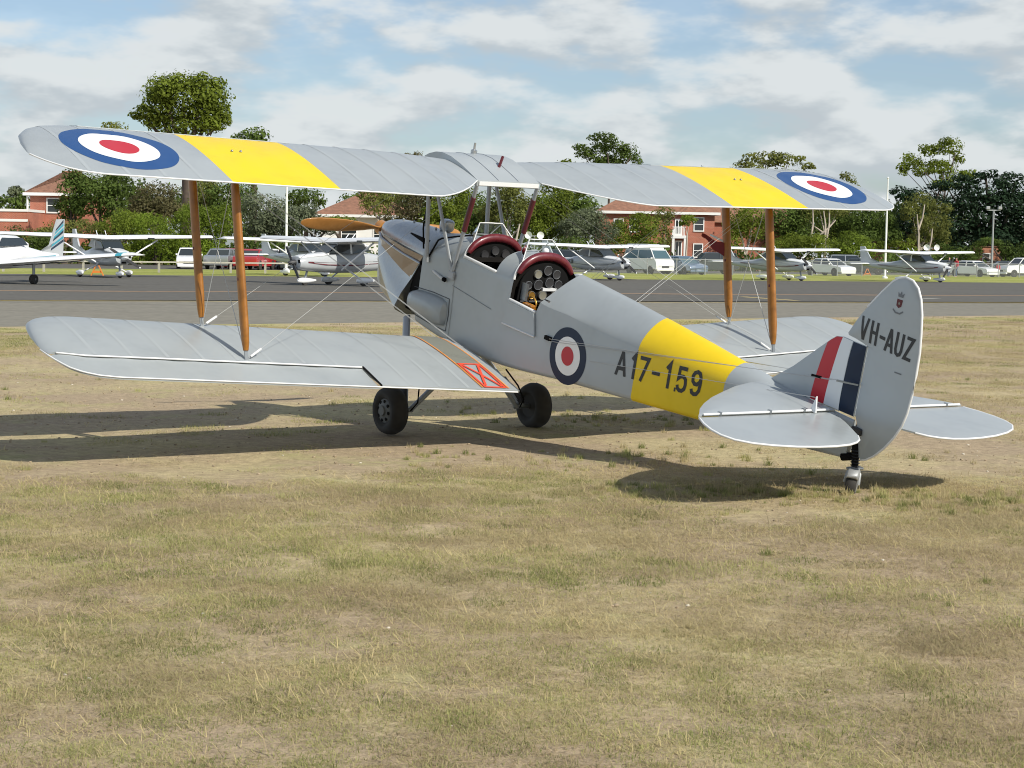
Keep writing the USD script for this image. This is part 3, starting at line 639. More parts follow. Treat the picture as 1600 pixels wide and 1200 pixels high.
part(fus, 'panel_seam', frame_side([(-1.9, -.05), (-1.88, -.14), (-1.9, -.40), (-1.9, -.66)], 0.002), 'steel')
fl = part(fus, 'cockpit_door', loft([[[x, side_y(x, -.1) + a, z] for x, z in ((-2.775, -.075), (-3.165, -.095), (-3.215, -.285), (-2.735, -.285))] for a in (0.006, 0.02)]), 'dope')
part(fl, 'door_edge', tube([[-2.735, side_y(-2.8, -.2) + .018, -.288], [-3.215, side_y(-3.2, -.2) + .018, -.288]], 0.009, 6), 'edge_silver', True)
part(fus, 'cockpit_sill', tube([[x, side_y(x, -.1) + .002, z] for x, z in ((-2.775, -.065), (-2.97, -.073), (-3.165, -.083))], 0.014, 6), 'edge_silver', True)
part(fus, 'cockpit_sill', tube([[x, side_y(x, .12) + .002, z] for x, z in ((-1.995, .142), (-2.25, .132), (-2.505, .122))], 0.014, 6), 'edge_silver', True)
part(fus, 'cockpit_sill', tube([[x, -side_y(x, .12) - .002, z] for x, z in ((-1.995, .142), (-2.25, .132), (-2.505, .122))], 0.014, 6), 'edge_silver', True)
def arch(x, r, ymax, mat, name, dz=0.0, lean=0.0, n=20, parent=fus, grow=1.0, smax=None):
    zb, zl, zt, w = fsec(x); P = []
    for t in np.linspace(-1, 1, n):
        a = t * ymax; y = w * np.sign(np.sin(a)) * abs(np.sin(a)) ** 0.9 * grow; z = zl + (zt - zl) * np.cos(a) ** 0.95
        P.append([x + lean * (zt - z), y, z + dz])
    rr = np.full(n, r) if smax is None else r * (1 - (1 - smax) * np.abs(np.linspace(-1, 1, n)) ** 3)
    return part(parent, name, tube(P, rr, 10), mat, True)
for x in (-1.985, -2.79):
    arch(x - 0.005, 0.040, 1.12, 'leather', 'coaming_roll', dz=-0.008, lean=-0.12, smax=0.55)
    arch(x + 0.028, 0.012, 1.42, 'edge_silver', 'coaming_rim', dz=0.012, lean=-0.12)
# instrument panels and cockpit contents
def panel(x, zlo, nm):
    zb, zl, zt, w = fsec(x); th = np.linspace(0.25, np.pi - 0.25, 14)
    pg = Polygon([(-w + .04, zlo), (w - .04, zlo)] + [((w - .045) * np.cos(t), zl - .01 + (zt - zl - .05) * np.sin(t)) for t in th])
    p = part(fus, nm, prism(pg, x - 0.012, x, 0), 'dark'); return p
def dial(parent, x, y, z, r, rim='steel', face='gauge'):
    part(parent, 'dial', revolve([(0, -.014), (r * .8, -.014), (r, -.018), (r, .01), (0, .01)], (x, y, z), 0, 16), face, 30)
ip = panel(-2.815, -0.06, 'instrument_panel')
for y, z, r, fc in ((.0, .215, .042, 'trim'), (.10, .18, .038, 'gauge'), (-.10, .18, .040, 'trim'), (.19, .08, .036, 'trim'), (.085, .085, .045, 'trim'), (-.035, .105, .045, 'trim'), (-.135, .085, .040, 'trim'), (-.215, .05, .030, 'gauge'), (.02, -.01, .04, 'gauge'), (.14, -.01, .035, 'brass'), (-.12, -.005, .042, 'gauge')): dial(ip, -2.832, y, z, r, face=fc); part(ip, 'dial_rim', tube([[-2.848, y + r * math.cos(a), z + r * math.sin(a)] for a in np.linspace(0, 2 * np.pi, 15)], 0.0026, 5), 'stripe_grey', True)
for y in (.235, -.235): part(ip, 'side_bracket', bx(-2.90, -2.82, y - .012, y + .012, -.05, .10), 'steel')
part(ip, 'cross_tube', tube([[-2.88, -.28, -.06], [-2.88, .28, -.06]], .012, 6), 'trim', True)
part(ip, 'placard', bx(-2.85, -2.828, -.12, .03, .030, .056), 'edge_silver')
part(ip, 'compass', revolve([(0, 0), (.06, 0), (.065, .04), (.04, .075), (0, .08)], (-2.86, -.02, -.14), 2, 16), 'brass', 30)
part(fus, 'throttle_box', rbox(-3.02, -2.86, .20, .26, -.16, -.06, 0.012, 6), 'wood')
part(fus, 'throttle_wheel', tube([[-2.93 + .075 * np.cos(t), .19, -.08 + .075 * np.sin(t)] for t in np.linspace(0, 2 * np.pi, 17)], 0.009, 6), 'brass', True)
part(fus, 'control_stick', tube([[-3.02, 0, -.55], [-2.98, 0, -.3], [-3.0, 0.0, -.05]], [.012, .012, .02], 8), 'trim', True)
part(fus, 'seat_back', rbox(-3.30, -3.25, -.20, .20, -.45, .0, 0.02, 6), 'maroon')
part(fus, 'seat', rbox(-3.26, -2.98, -.2, .2, -.50, -.44, 0.02, 6), 'lining')
ip2 = panel(-2.005, 0.02, 'instrument_panel')
for y, z, r in ((.13, .17, .04), (.02, .21, .04), (-.10, .18, .042), (.16, .08, .035), (.05, .11, .045), (-.06, .09, .04)): dial(ip2, -2.020, y, z, r, face='trim')
part(ip2, 'placard', bx(-2.035, -2.018, -.20, -.06, .03, .07), 'galv')
part(fus, 'seat_back', rbox(-2.53, -2.48, -.20, .20, -.45, .12, 0.02, 6), 'lining')
part(fus, 'control_stick', tube([[-2.25, 0, -.55], [-2.22, 0, .0]], 0.014, 8), 'trim', True)
# windscreens
def windscreen(x0, ztop, yb, yt, zb0, name):
    zc = fsec(x0)[2]
    A, B = [x0 - .02, yt, ztop], [x0 - .02, -yt, ztop]; C_, D_ = [x0 + .11, .10, zc + 0.0], [x0 + .11, -.10, zc + 0.0]
    E_, G_ = [x0 - .13, yb, zb0], [x0 - .13, -yb, zb0]
    w = part(moth, name, tube([E_, A, B, G_], 0.0065, 6), 'frame_silver', True)
    part(w, 'frame_bar', tube([A, C_, D_, B], 0.0045, 6), 'frame_silver', True)
    part(w, 'frame_bar', tube([E_, C_], 0.0045, 6), 'frame_silver', True); part(w, 'frame_bar', tube([G_, D_], 0.0045, 6), 'frame_silver', True)
    part(w, 'pane', ([C_, D_, B, A], [[0, 1, 2, 3]]), 'clear_glass'); part(w, 'pane', ([E_, C_, A], [[0, 1, 2]]), 'clear_glass'); part(w, 'pane', ([G_, B, D_], [[0, 1, 2]]), 'clear_glass')
    return w
windscreen(-1.85, .435, .245, .125, .265, 'windscreen')
w2 = windscreen(-2.65, .457, .245, .125, .275, 'windscreen')
part(w2, 'mirror', trimesh.creation.icosphere(2, 0.03).apply_translation([-2.70, -0.05, .36]), 'edge_silver', True)
part(moth, 'handle', tube([[-1.50, .315, -.11], [-1.66, .335, -.13], [-1.72, .335, -.135]], 0.014, 6), 'edge_silver', True)
part(moth, 'handle', tube([[-1.72, .338, -.135], [-1.745, .338, -.137]], 0.022, 8), 'dark', True)
# ---- engine cowl
CW = [  # x, top z, shoulder y,z ; side foot y,z ; flare y,z ; bottom y,z
    (-.05, .045, .03, .0, .034, -.03, .038, -.05, .03, -.36), (-.10, .080, .072, .005, .075, -.045, .078, -.075, .06, -.43), (-.20, .115, .135, .01, .138, -.075, .145, -.14, .11, -.49), (-.36, .150, .20, .01, .205, -.12, .235, -.26, .16, -.555),
    (-.62, .175, .238, .0, .232, -.19, .295, -.42, .19, -.62), (-.86, .188, .258, -.01, .25, -.25, .33, -.535, .21, -.66), (-.98, .192, .268, -.014, .258, -.285, .345, -.59, .22, -.67)]
def cowl_ring(c, s=1.0, tw=1.0):
    x, zt, ys, zs, yf, zf, yo, zo, yb, zb = c
    th = np.linspace(np.pi / 2, 0, 8)[1:]
    P = [(0, zt)] + [(ys * np.cos(t), zs + (zt - zs) * np.sin(t)) for t in th] + [(yf, zs - .012), (yf, (zs + zf) / 2), (yf, zf), ((yf + yo) / 2 + .012, (zf + zo) / 2), (yo, zo), (yo - .015, zo - .03), (yb, zb)]
    P = P + [(0, zb - .01)]; L = [(-y, z) for y, z in P[1:-1]][::-1]
    return np.array([[x, y * s, z] for y, z in P + L])
cring = [cowl_ring(c) for c in CW]
# rear lip: the side panel ends on a slant from (-1.23, top) to (-0.92, bottom)
last = cring[-1].copy()
for i in range(len(last)):
    z = last[i, 2]; last[i, 0] = np.interp(z, [-.67, -.3, -.02, .19], [-.93, -1.05, -1.235, -1.27]); 
    if -.62 < z < -.02: last[i, 1] *= 1.03
cring[-1] = last
cring[-2][:, 0] = np.where(cring[-2][:, 2] < -.4, -.82, cring[-2][:, 0])
cowl = part(moth, 'engine_cowl', loft([cring[0] * [1, .3, 1] + [0.005, 0, 0]] + cring, caps=True), 'cowl_metal', 22)
for s_ in (1, -1):
    P_ = []
    for c, xr in zip(CW[1:], [None] * 5 + [(-1.225, -1.045)]):
        x, zt, ys, zs, yf, zf = c[:6]; xa, xb = xr or (x, x)
        P_.append([[xa, s_ * (ys + .004), zs - .016], [xb, s_ * (yf + .006), zf + .004]])
    g_ = grid_mesh(np.array(P_) if s_ < 0 else np.array(P_)[:, ::-1]); part(cowl, 'cowl_side_panel', g_, 'cowl_polish')
part(cowl, 'cowl_bead', tube([[x, y + .012, z] for x, y, z in ((-.14, .10, -.03), (-.35, .205, -.045), (-.62, .236, -.07), (-.86, .254, -.09), (-1.2, .268, -.105))], 0.013, 6), 'dope_metal', True)
for i in range(5):
    part(cowl, 'cowl_catch', trimesh.creation.icosphere(1, .012).apply_translation([-.2 - .2 * i, .02, np.interp(.2 + .2 * i, [0, .16, .35, .62, .98], [.055, .11, .15, .175, .192]) + .005]), 'steel', True)
part(moth, 'engine_bay', loft([[[x, y * k, z] for y, z in ((.24, .12), (.27, -.05), (.27, -.40), (.25, -.60), (-.25, -.60), (-.27, -.40), (-.27, -.05), (-.24, .12))] for x, k in ((-.85, .85), (-1.29, 1.0))]), 'dark')
part(moth, 'firewall', loft([fring(x, grow=-.006) for x in (-1.262, -1.268)]), 'steel')
part(moth, 'intake_scoop', rbox(-1.12, -1.0, -.12, .0, .18, .30, 0.03, 8), 'dope_metal', 30)
part(moth, 'exhaust_pipe', tube([[-.5, -.28, -.5], [-.9, -.30, -.6], [-1.3, -.28, -.72], [-2.6, -.2, -.76]], 0.03, 10), 'steel', True)
for P in ([(-1.26, .30, .05), (-1.22, .31, .25), (-1.26, .33, .40), (-1.34, .34, .62)], [(-1.38, .32, -.02), (-1.5, .30, .20), (-1.75, .24, .28), (-1.9, .2, .32)]):
    tt_ = np.linspace(0, 1, 4); uu = np.linspace(0, 1, 14); P = np.array(P); part(moth, 'fuel_pipe', tube(np.stack([np.interp(uu, tt_, P[:, k]) for k in range(3)], 1), 0.009, 6), 'dark', True)
# ---- propeller
def blade(sgn):
    rings = []
    for s_, c, ang, th_ in ((.04, .075, 62, .07), (.10, .085, 55, .06), (.18, .115, 46, .042), (.30, .145, 38, .032), (.45, .158, 30, .026), (.60, .158, 25, .021), (.74, .142, 21, .017), (.84, .115, 18, .013), (.91, .075, 17, .009), (.94, .03, 17, .005)):
        a = math.radians(90 - ang); th = np.linspace(0, 2 * np.pi, 12, endpoint=False)
        cz, cx = c / 2 * np.cos(th), th_ / 2 * np.sin(th)
        z = cz * math.sin(a) * 1.0 + 0 * cx; x = -cz * math.cos(a) + cx
        rings.append(np.stack([x * 1.0 - 0.0, np.full(12, s_), z], 1))
    R_ = np.array(rings)
    if sgn < 0: R_ = R_ * np.array([1, -1, -1])
    return loft(R_)
prop = part(moth, 'propeller', cat(blade(1), blade(-1)), 'prop_wood', 40)
_v = np.array(UsdGeom.Mesh(prop.prim).GetPointsAttr().Get()); ca, sa = math.cos(math.radians(2)), math.sin(math.radians(2))
_w = _v + BASE; _w = np.stack([_w[:, 0] - .005, _w[:, 1] * ca - _w[:, 2] * sa, _w[:, 1] * sa + _w[:, 2] * ca - .015], 1) - BASE
UsdGeom.Mesh(prop.prim).GetPointsAttr().Set(Vt.Vec3fArray.FromNumpy(_w.astype(np.float32)))
if UsdGeom.Mesh(prop.prim).GetNormalsAttr().Get() is not None:
    pass
part(prop, 'hub', revolve([(0, -.04), (.07, -.04), (.075, .04), (.045, .05), (.045, .065), (0, .07)], (0, 0, -.015), 0, 20), 'prop_wood', 30)
part(prop, 'hub_plate', revolve([(0, .046), (.062, .046), (.062, .054), (0, .056)], (0, 0, -.015), 0, 20), 'steel', 30)
# ---- tail
def flat_surface(poly, z0, tk, slope=0.0, x0=0.0, edge=0.006):
    """A thin tapering surface lying level: outline polygon in x,y."""
    a = poly; b = poly.buffer(-0.05); c = poly.buffer(-0.14)
    def ringed(off):
        P = []
        for g, h in ((a, edge), (b, tk * 0.75), (c, tk)):
            P.append((g, h))
        return P
    pts, tri = trimesh.creation.triangulate_polygon(a, engine='earcut')
    v, f = trimesh.remesh.subdivide_to_size(np.column_stack([pts, np.zeros(len(pts))]), tri, 0.06)
    d = np.array([a.exterior.distance(Point(p[0], p[1])) for p in v])
    h = edge + (tk - edge) * (1 - np.exp(-d / 0.09))
    z = z0 + (v[:, 0] - x0) * slope
    top = np.column_stack([v[:, 0], v[:, 1], z + h]); bot = np.column_stack([v[:, 0], v[:, 1], z - h])
    n = len(v); f = np.array(f); nn = np.cross(top[f[:, 1]] - top[f[:, 0]], top[f[:, 2]] - top[f[:, 0]])[:, 2]; f[nn < 0] = f[nn < 0][:, ::-1]
    e = np.vstack([f[:, [0, 1]], f[:, [1, 2]], f[:, [2, 0]]]); key = {}
    for p, q in e: key[(p, q)] = 1
    bd = np.array([(p, q) for p, q in e if (q, p) not in key])
    sidef = np.vstack([np.stack([bd[:, 1], bd[:, 0], bd[:, 0] + n], 1), np.stack([bd[:, 1], bd[:, 0] + n, bd[:, 1] + n], 1)])
    return np.vstack([top, bot]), np.vstack([f, f[:, ::-1] + n, sidef])
TH = -6.575
def mirror(p): return [(x, -y) for x, y in p]
tp = [(-5.80, .02), (-5.83, .20), (-5.91, .42), (-6.03, .64), (-6.17, .88), (-6.30, 1.06), (-6.42, 1.20), (-6.52, 1.29), (TH + .008, 1.335)]
ev = [(TH - .010, .06), (TH - .010, 1.34), (-6.70, 1.395), (-6.82, 1.43), (-6.93, 1.435), (-7.03, 1.40), (-7.11, 1.31), (-7.17, 1.18), (-7.22, 1.0), (-7.245, .82), (-7.25, .66), (-7.235, .52), (-7.20, .42), (-7.155, .35), (-7.08, .29), (-6.95, .22), (-6.80, .145)]
tpl = part(moth, 'tailplane', flat_surface(Polygon(tp + [(TH + .008, .02)]), .045, .028), 'dope', 30)
part(moth, 'tailplane', flat_surface(Polygon(mirror(tp + [(TH + .008, .02)])), .045, .028), 'dope', 30)
for s_ in (1, -1):
    E_ = ev if s_ > 0 else mirror(ev)
    el = part(moth, 'elevator', flat_surface(Polygon(E_), .036, .020, slope=0.03, x0=TH), 'dope', 30)
    part(el, 'elevator_edge', tube([[x, y, .036 + (x - TH) * .03] for x, y in E_[1:15]], 0.0085, 6), 'edge_silver', True)
    part(el, 'hinge_tube', tube([[TH - .002, s_ * .10, .058], [TH - .002, s_ * 1.30, .058]], 0.0095, 6), 'edge_silver', True)
    for yy in (.35, .68, 1.15):
        part(el, 'elevator_hinge', bx(TH - .016, TH + .016, s_ * yy - .008, s_ * yy + .008, .050, .072), 'steel')
    part(el, 'control_horn', loft([[[-6.62, s_ * .26, .05], [-6.56, s_ * .26, .05], [-6.60, s_ * .26, .17]], [[-6.62, s_ * .272, .05], [-6.56, s_ * .272, .05], [-6.60, s_ * .272, .17]]]), 'edge_silver')
def upright(poly, tk, edge=0.005, y0=0.0):
    v, f = flat_surface(poly, 0.0, tk, edge=edge); return np.column_stack([v[:, 0], v[:, 2] + y0, v[:, 1]]), f[:, ::-1]
RH = -6.745
finp = [(-5.80, .055), (-6.05, .24), (-6.25, .42), (-6.38, .535), (-6.43, .572), (-6.50, .585), (-6.60, .578), (RH + .006, .575), (RH + .006, .05)]
rudp = [(RH - .006, .575), (-6.70, .588), (-6.625, .602), (-6.545, .610), (-6.535, .625), (-6.60, .745), (-6.67, .85), (-6.78, .99), (-6.86, 1.083), (-6.91, 1.118), (-6.97, 1.138), (-7.04, 1.130), (-7.10, 1.09), (-7.145, 1.02), (-7.18, .92), (-7.205, .80), (-7.228, .66), (-7.237, .5), (-7.236, .36), (-7.225, .22), (-7.20, .12), (-7.15, .02), (-7.08, -.08), (-7.00, -.165), (-6.93, -.215), (-6.885, -.232), (-6.865, -.215), (-6.80, -.02), (RH - .006, .08)]
FINP = Polygon(finp); RUDP = Polygon(rudp)
fin = part(moth, 'fin', upright(FINP, .022), 'dope', 30)
def tail_decal(poly, off, side):
    pts, tri = trimesh.creation.triangulate_polygon(poly, engine='earcut')
    v, f = trimesh.remesh.subdivide_to_size(np.column_stack([pts, np.zeros(len(pts))]), tri, 0.05)
    base = FINP if FINP.buffer(.01).contains(poly.centroid) else RUDP; tk, ed = (.022, .005) if base is FINP else (.024, .006)
    d = np.array([base.exterior.distance(Point(p[0], p[1])) if base.contains(Point(p[0], p[1])) else 0 for p in v])
    h = ed + (tk - ed) * (1 - np.exp(-d / 0.09)) + off
    P = np.column_stack([v[:, 0], side * h, v[:, 1]]); f = np.array(f)
    n = np.cross(P[f[:, 1]] - P[f[:, 0]], P[f[:, 2]] - P[f[:, 0]])[:, 1] * side; f[n < 0] = f[n < 0][:, ::-1]
    return P, f
for s_ in (1, -1):
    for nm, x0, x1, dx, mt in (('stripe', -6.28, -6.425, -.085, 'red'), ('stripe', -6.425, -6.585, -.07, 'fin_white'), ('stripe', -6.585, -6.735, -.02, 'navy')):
        g = Polygon([(x0, .05), (x1, .05), (x1 + (dx if x1 > -6.5 else dx * .2), .6), (x0 + dx, .6)]).intersection(FINP.buffer(-.003))
        for pg in getattr(g, 'geoms', [g]): part(fin, nm, tail_decal(pg, .0016 + .0006 * (mt == 'fin_white'), s_), mt)
rud = part(moth, 'rudder', upright(RUDP, .024, .006), 'dope', 30)
part(rud, 'rudder_edge', tube([[x, 0, z] for x, z in rudp[6:26]], 0.0095, 6), 'edge_silver', True)
for s_ in (1, -1):
    for ch, g in letters('VH-AUZ', (0, .105, .195, .268, .36, .45), .168, .068, .024):
        if s_ > 0: g2 = affinity.affine_transform(g, [-1, 0, -.07, 1, -6.655, .615])
        else: g2 = affinity.affine_transform(g, [1, 0, 0, 1, -7.16, .62])
        for pg in getattr(g2, 'geoms', [g2]): part(rud, 'letter' if ch != '-' else 'dash', tail_decal(pg, .0018, s_), 'black_paint')
    cx, cz = -6.975, .955
    cr = part(rud, 'crest', tail_decal(Polygon([(cx + .027, cz + .026), (cx - .027, cz + .026), (cx - .024, cz - .022), (cx, cz - .036), (cx + .024, cz - .022)]), .0018, s_), 'maroon')
    part(cr, 'crest_detail', tail_decal(Point(cx, cz - .003).buffer(.009), .0024, s_), 'gauge')
    part(cr, 'crest_crown', tail_decal(Polygon([(cx + .024, cz + .042), (cx - .024, cz + .042), (cx - .03, cz + .075), (cx - .012, cz + .06), (cx, cz + .085), (cx + .012, cz + .06), (cx + .03, cz + .075)]), .0018, s_), 'stripe_grey')
    part(cr, 'crest_scroll', tail_decal(LineString([(cx + .045, cz - .055), (cx + .02, cz - .072), (cx - .02, cz - .072), (cx - .045, cz - .055)]).buffer(.006), .0018, s_), 'stripe_grey')
    part(rud, 'small_lettering', tail_decal(sbox(-7.12, .470, -7.055, .480), .0018, s_), 'stripe_grey')
    part(rud, 'control_horn', beam((-6.74, s_ * .02, .29), (-6.60, s_ * .10, .285), .02, .012), 'steel')
# control cables along the fuselage
for s_ in (1, -1):
    wire((-3.45, s_ * .335, -.245), (-6.55, s_ * .10, .275), .0022, 'control_cable'); wire((-3.45, s_ * .335, -.265), (-6.60, s_ * .10, .29), .0022, 'control_cable')
    wire((-4.0, s_ * .30, -.29), (-6.60, s_ * .266, .16), .0022, 'control_cable'); 
    part(moth, 'turnbuckle', tube([[-6.45, s_ * .107, .265], [-6.36, s_ * .113, .258]], .010, 6), 'dark', True)
    part(moth, 'cable_guide', bx(-3.44, -3.36, s_ * .305 - .02, s_ * .305 + .02, -.27, -.235), 'dark')
    part(moth, 'tailplane_strut', tube([[-6.42, s_ * .62, .02], [-6.55, s_ * .06, -.22]], .012, 6), 'strut_grey', True)
# ---- undercarriage
def wheel_mesh(yc, s_):
    R_, W_ = .222, .088
    prof = [(.115, -W_ * .72), (.135, -W_ * .95), (.175, -W_), (.205, -W_ * .78), (R_, -W_ * .3), (R_ + .001, 0), (R_, W_ * .3), (.205, W_ * .78), (.175, W_), (.135, W_ * .95), (.115, W_ * .72)]
    return revolve(prof, (-1.862, s_ * yc, -1.566 + R_ - .004), 1, 36)
for s_ in (1, -1):
    wz = -1.566 + .218
    wl = part(moth, 'wheel', wheel_mesh(.815, s_), 'tyre', 40)
    hb = part(wl, 'hub', revolve([(0, -.06), (.118, -.06), (.12, -.052), (.12, .052), (.118, .06), (.09, .075), (.05, .085), (.045, .10), (0, .10)] if s_ > 0 else [(0, -.10), (.045, -.10), (.05, -.085), (.09, -.075), (.118, -.06), (.12, -.052), (.12, .052), (.118, .06), (0, .06)], (-1.862, s_ * .815, wz), 1, 28), 'hub', 30)
    for k in range(8):
        a = k * np.pi / 4; part(hb, 'hub_hole', revolve([(0, 0), (.016, 0), (.016, .006), (0, .006)], (-1.862 + .088 * np.cos(a), s_ * (.815 + .0745) - (0 if s_ > 0 else .006), wz + .088 * np.sin(a)), 1, 8), 'dark')
    ax = np.array([-1.862, s_ * .70, wz])
    part(moth, 'axle', tube([[-1.862, s_ * .58, wz], [-1.862, s_ * .80, wz]], .024, 10), 'steel', True)
    lg = strut(ax + [0, -s_ * .03, .0], (-1.08, s_ * .27, -.66), .085, .05, 'strut_grey', 'undercarriage_leg')
    strut(ax + [0.01, -s_ * .03, .02], ax + (np.array([-1.08, s_ * .27, -.66]) - ax) * .30, .095, .07, 'trim', 'leg_casing', parent=lg)
    strut(ax + [0, -s_ * .09, -.01], (-1.93, 0, -.70), .062, .045, 'strut_grey', 'radius_rod')
    part(moth, 'brake_hose', tube([[-1.90, s_ * .62, wz], [-1.97, s_ * .60, wz + .10], [-1.9, s_ * .56, wz + .22], [-1.75, s_ * .5, wz + .34]], .008, 6), 'dark', True)
# ---- tail wheel (swivelled)
TWP = np.array([-6.845, 0, 0]); _c = math.cos(math.radians(-52)); _s = math.sin(math.radians(-52))
def swiv(m):
    v, f = arr(m); w = v - TWP; return trimesh.Trimesh(np.stack([w[:, 0] * _c - w[:, 1] * _s, w[:, 0] * _s + w[:, 1] * _c, w[:, 2]], 1) + TWP, f, process=False)
tw = part(moth, 'tail_wheel', swiv(revolve([(.03, -.034), (.06, -.042), (.085, -.036), (.10, -.014), (.10, .014), (.085, .036), (.06, .042), (.03, .034)], (-6.885, 0, -.415), 1, 24)), 'tyre', 40)
part(tw, 'wheel_disc', swiv(revolve([(0, -.04), (.058, -.043), (.058, .043), (0, .04)], (-6.885, 0, -.415), 1, 18)), 'galv', 30)
part(tw, 'wheel_cover', swiv(loft([sring0 for sring0 in [[[-6.885 + r * math.cos(a), y, -.415 + r * math.sin(a)] for a in np.linspace(.35, 2.5, 10)] + [[-6.885 + (r - .03) * math.cos(a), y, -.415 + (r - .03) * math.sin(a)] for a in np.linspace(2.5, .35, 10)] for y, r in ((-.045, .10), (-.03, .122), (.03, .122), (.045, .10))]])), 'galv', True)
part(tw, 'fork', swiv(cat(tube([[-6.885, .05, -.415], [-6.865, .045, -.34], [-6.845, .0, -.30]], .012, 6), tube([[-6.885, -.05, -.415], [-6.865, -.045, -.34], [-6.845, 0, -.30]], .012, 6))), 'galv', True)
part(tw, 'spring_leg', tube([[-6.845, 0, -.31], [-6.82, 0, -.20], [-6.79, 0, -.06]], [.024, .03, .026], 10), 'dark', True)
for k in range(6): part(tw, 'spring_coil', revolve([(.022, -.007), (.036, 0), (.022, .007)], (-6.84 + .004 * k, 0, -.29 + .022 * k), 2, 12), 'trim', 40)
part(tw, 'bracket', rbox(-6.87, -6.82, -.07, .07, -.318, -.298, .008, 6), 'steel')
part(tw, 'bracket', rbox(-6.86, -6.76, -.035, .035, -.06, -.01, .01, 6), 'trim')
part(tw, 'shock_strut', tube([[-6.80, .0, -.23], [-6.72, .02, -.26]], .03, 8), 'dark', True)
# ---- pitot cover flag on the starboard front strut
fb, ft, rb, rt = ends[-1]
pf = fb + (ft - fb) * .55
fpts = []
for i, s_ in enumerate(np.linspace(0, 1, 12)):
    w = .022 + .038 * (1 - s_); c = pf + np.array([-.04, .0, 0]) + np.array([.18 * s_, .22 * s_, -.08 + .12 * s_ + .012 * math.sin(9 * s_)])
    o = .02 * math.sin(9 * s_)
    fpts.append([c + [o, 0, w], c + [o * .3, .01, 0], c + [-o, 0, -w * (1.7 - 1.0 * s_)]])
fpts = np.array([[A2W(p) for p in row] for row in fpts])
fv, ff = grid_mesh(fpts)
flag = thing('pitot_flag', 'dark red cloth streamer tied to the starboard front wing strut', 'flag', loc=tuple(A2W(pf)))
part(flag, 'streamer', (np.vstack([fv, fv + [0.0, .006, 0]]) - A2W(pf), np.vstack([ff, ff[:, ::-1] + len(fv)])), 'flag_red', True)
part(flag, 'pitot_tube', trimesh.Trimesh(*arr(tube([A2W(pf + [-.02, 0, .0]) - A2W(pf), A2W(pf + [.26, .0, .03]) - A2W(pf)], .012, 8)), process=False), 'edge_silver', True)

# ================================================================== parked light aeroplanes
def sring(x, w, z0, z1, n=16, p=2.6):
    th = np.linspace(0, 2 * np.pi, n, endpoint=False); c, s = np.cos(th), np.sin(th)
    return np.stack([np.full(n, x), w * np.sign(c) * np.abs(c) ** (2 / p), (z0 + z1) / 2 + (z1 - z0) / 2 * np.sign(s) * np.abs(s) ** (2 / p)], 1)
def wing_loft(stations, n=8):           # (y, x_le, chord, z, thick)
    rings = []
    for y, xl, c, z, t in stations:
        up_ = [(0, 0), (.04, .5), (.15, .9), (.35, 1.0), (.65, .62), (1, .06)]; lo_ = [(1, -.03), (.65, -.12), (.35, -.25), (.15, -.25), (.04, -.18)]
        rings.append([[xl - a * c, y, z + b * t] for a, b in up_ + lo_])
    return loft(rings)
def wheel_set(parent, x, y, r, w, fairing=True, mat='tyre'):
    wl = part(parent, 'wheel', revolve([(r * .5, -w / 2), (r * .92, -w / 2), (r, -w * .25), (r, w * .25), (r * .92, w / 2), (r * .5, w / 2)], (x, y, r), 1, 18), mat, 40)
    part(wl, 'hub', revolve([(0, -w * .52), (r * .52, -w * .48), (r * .52, w * .48), (0, w * .52)], (x, y, r), 1, 12), 'hub', 30)
    if fairing:
        part(parent, 'wheel_fairing', loft([sring(x + a, k * .13, r * .55 + (1 - k) * .12, r * 1.55 + .10 * k, 12, 2.3) + [0, y, 0] for a, k in ((.40, .25), (.34, .7), (.15, 1.0), (-.1, .95), (-.35, .6), (-.62, .12))]), 'plane_white', 40)
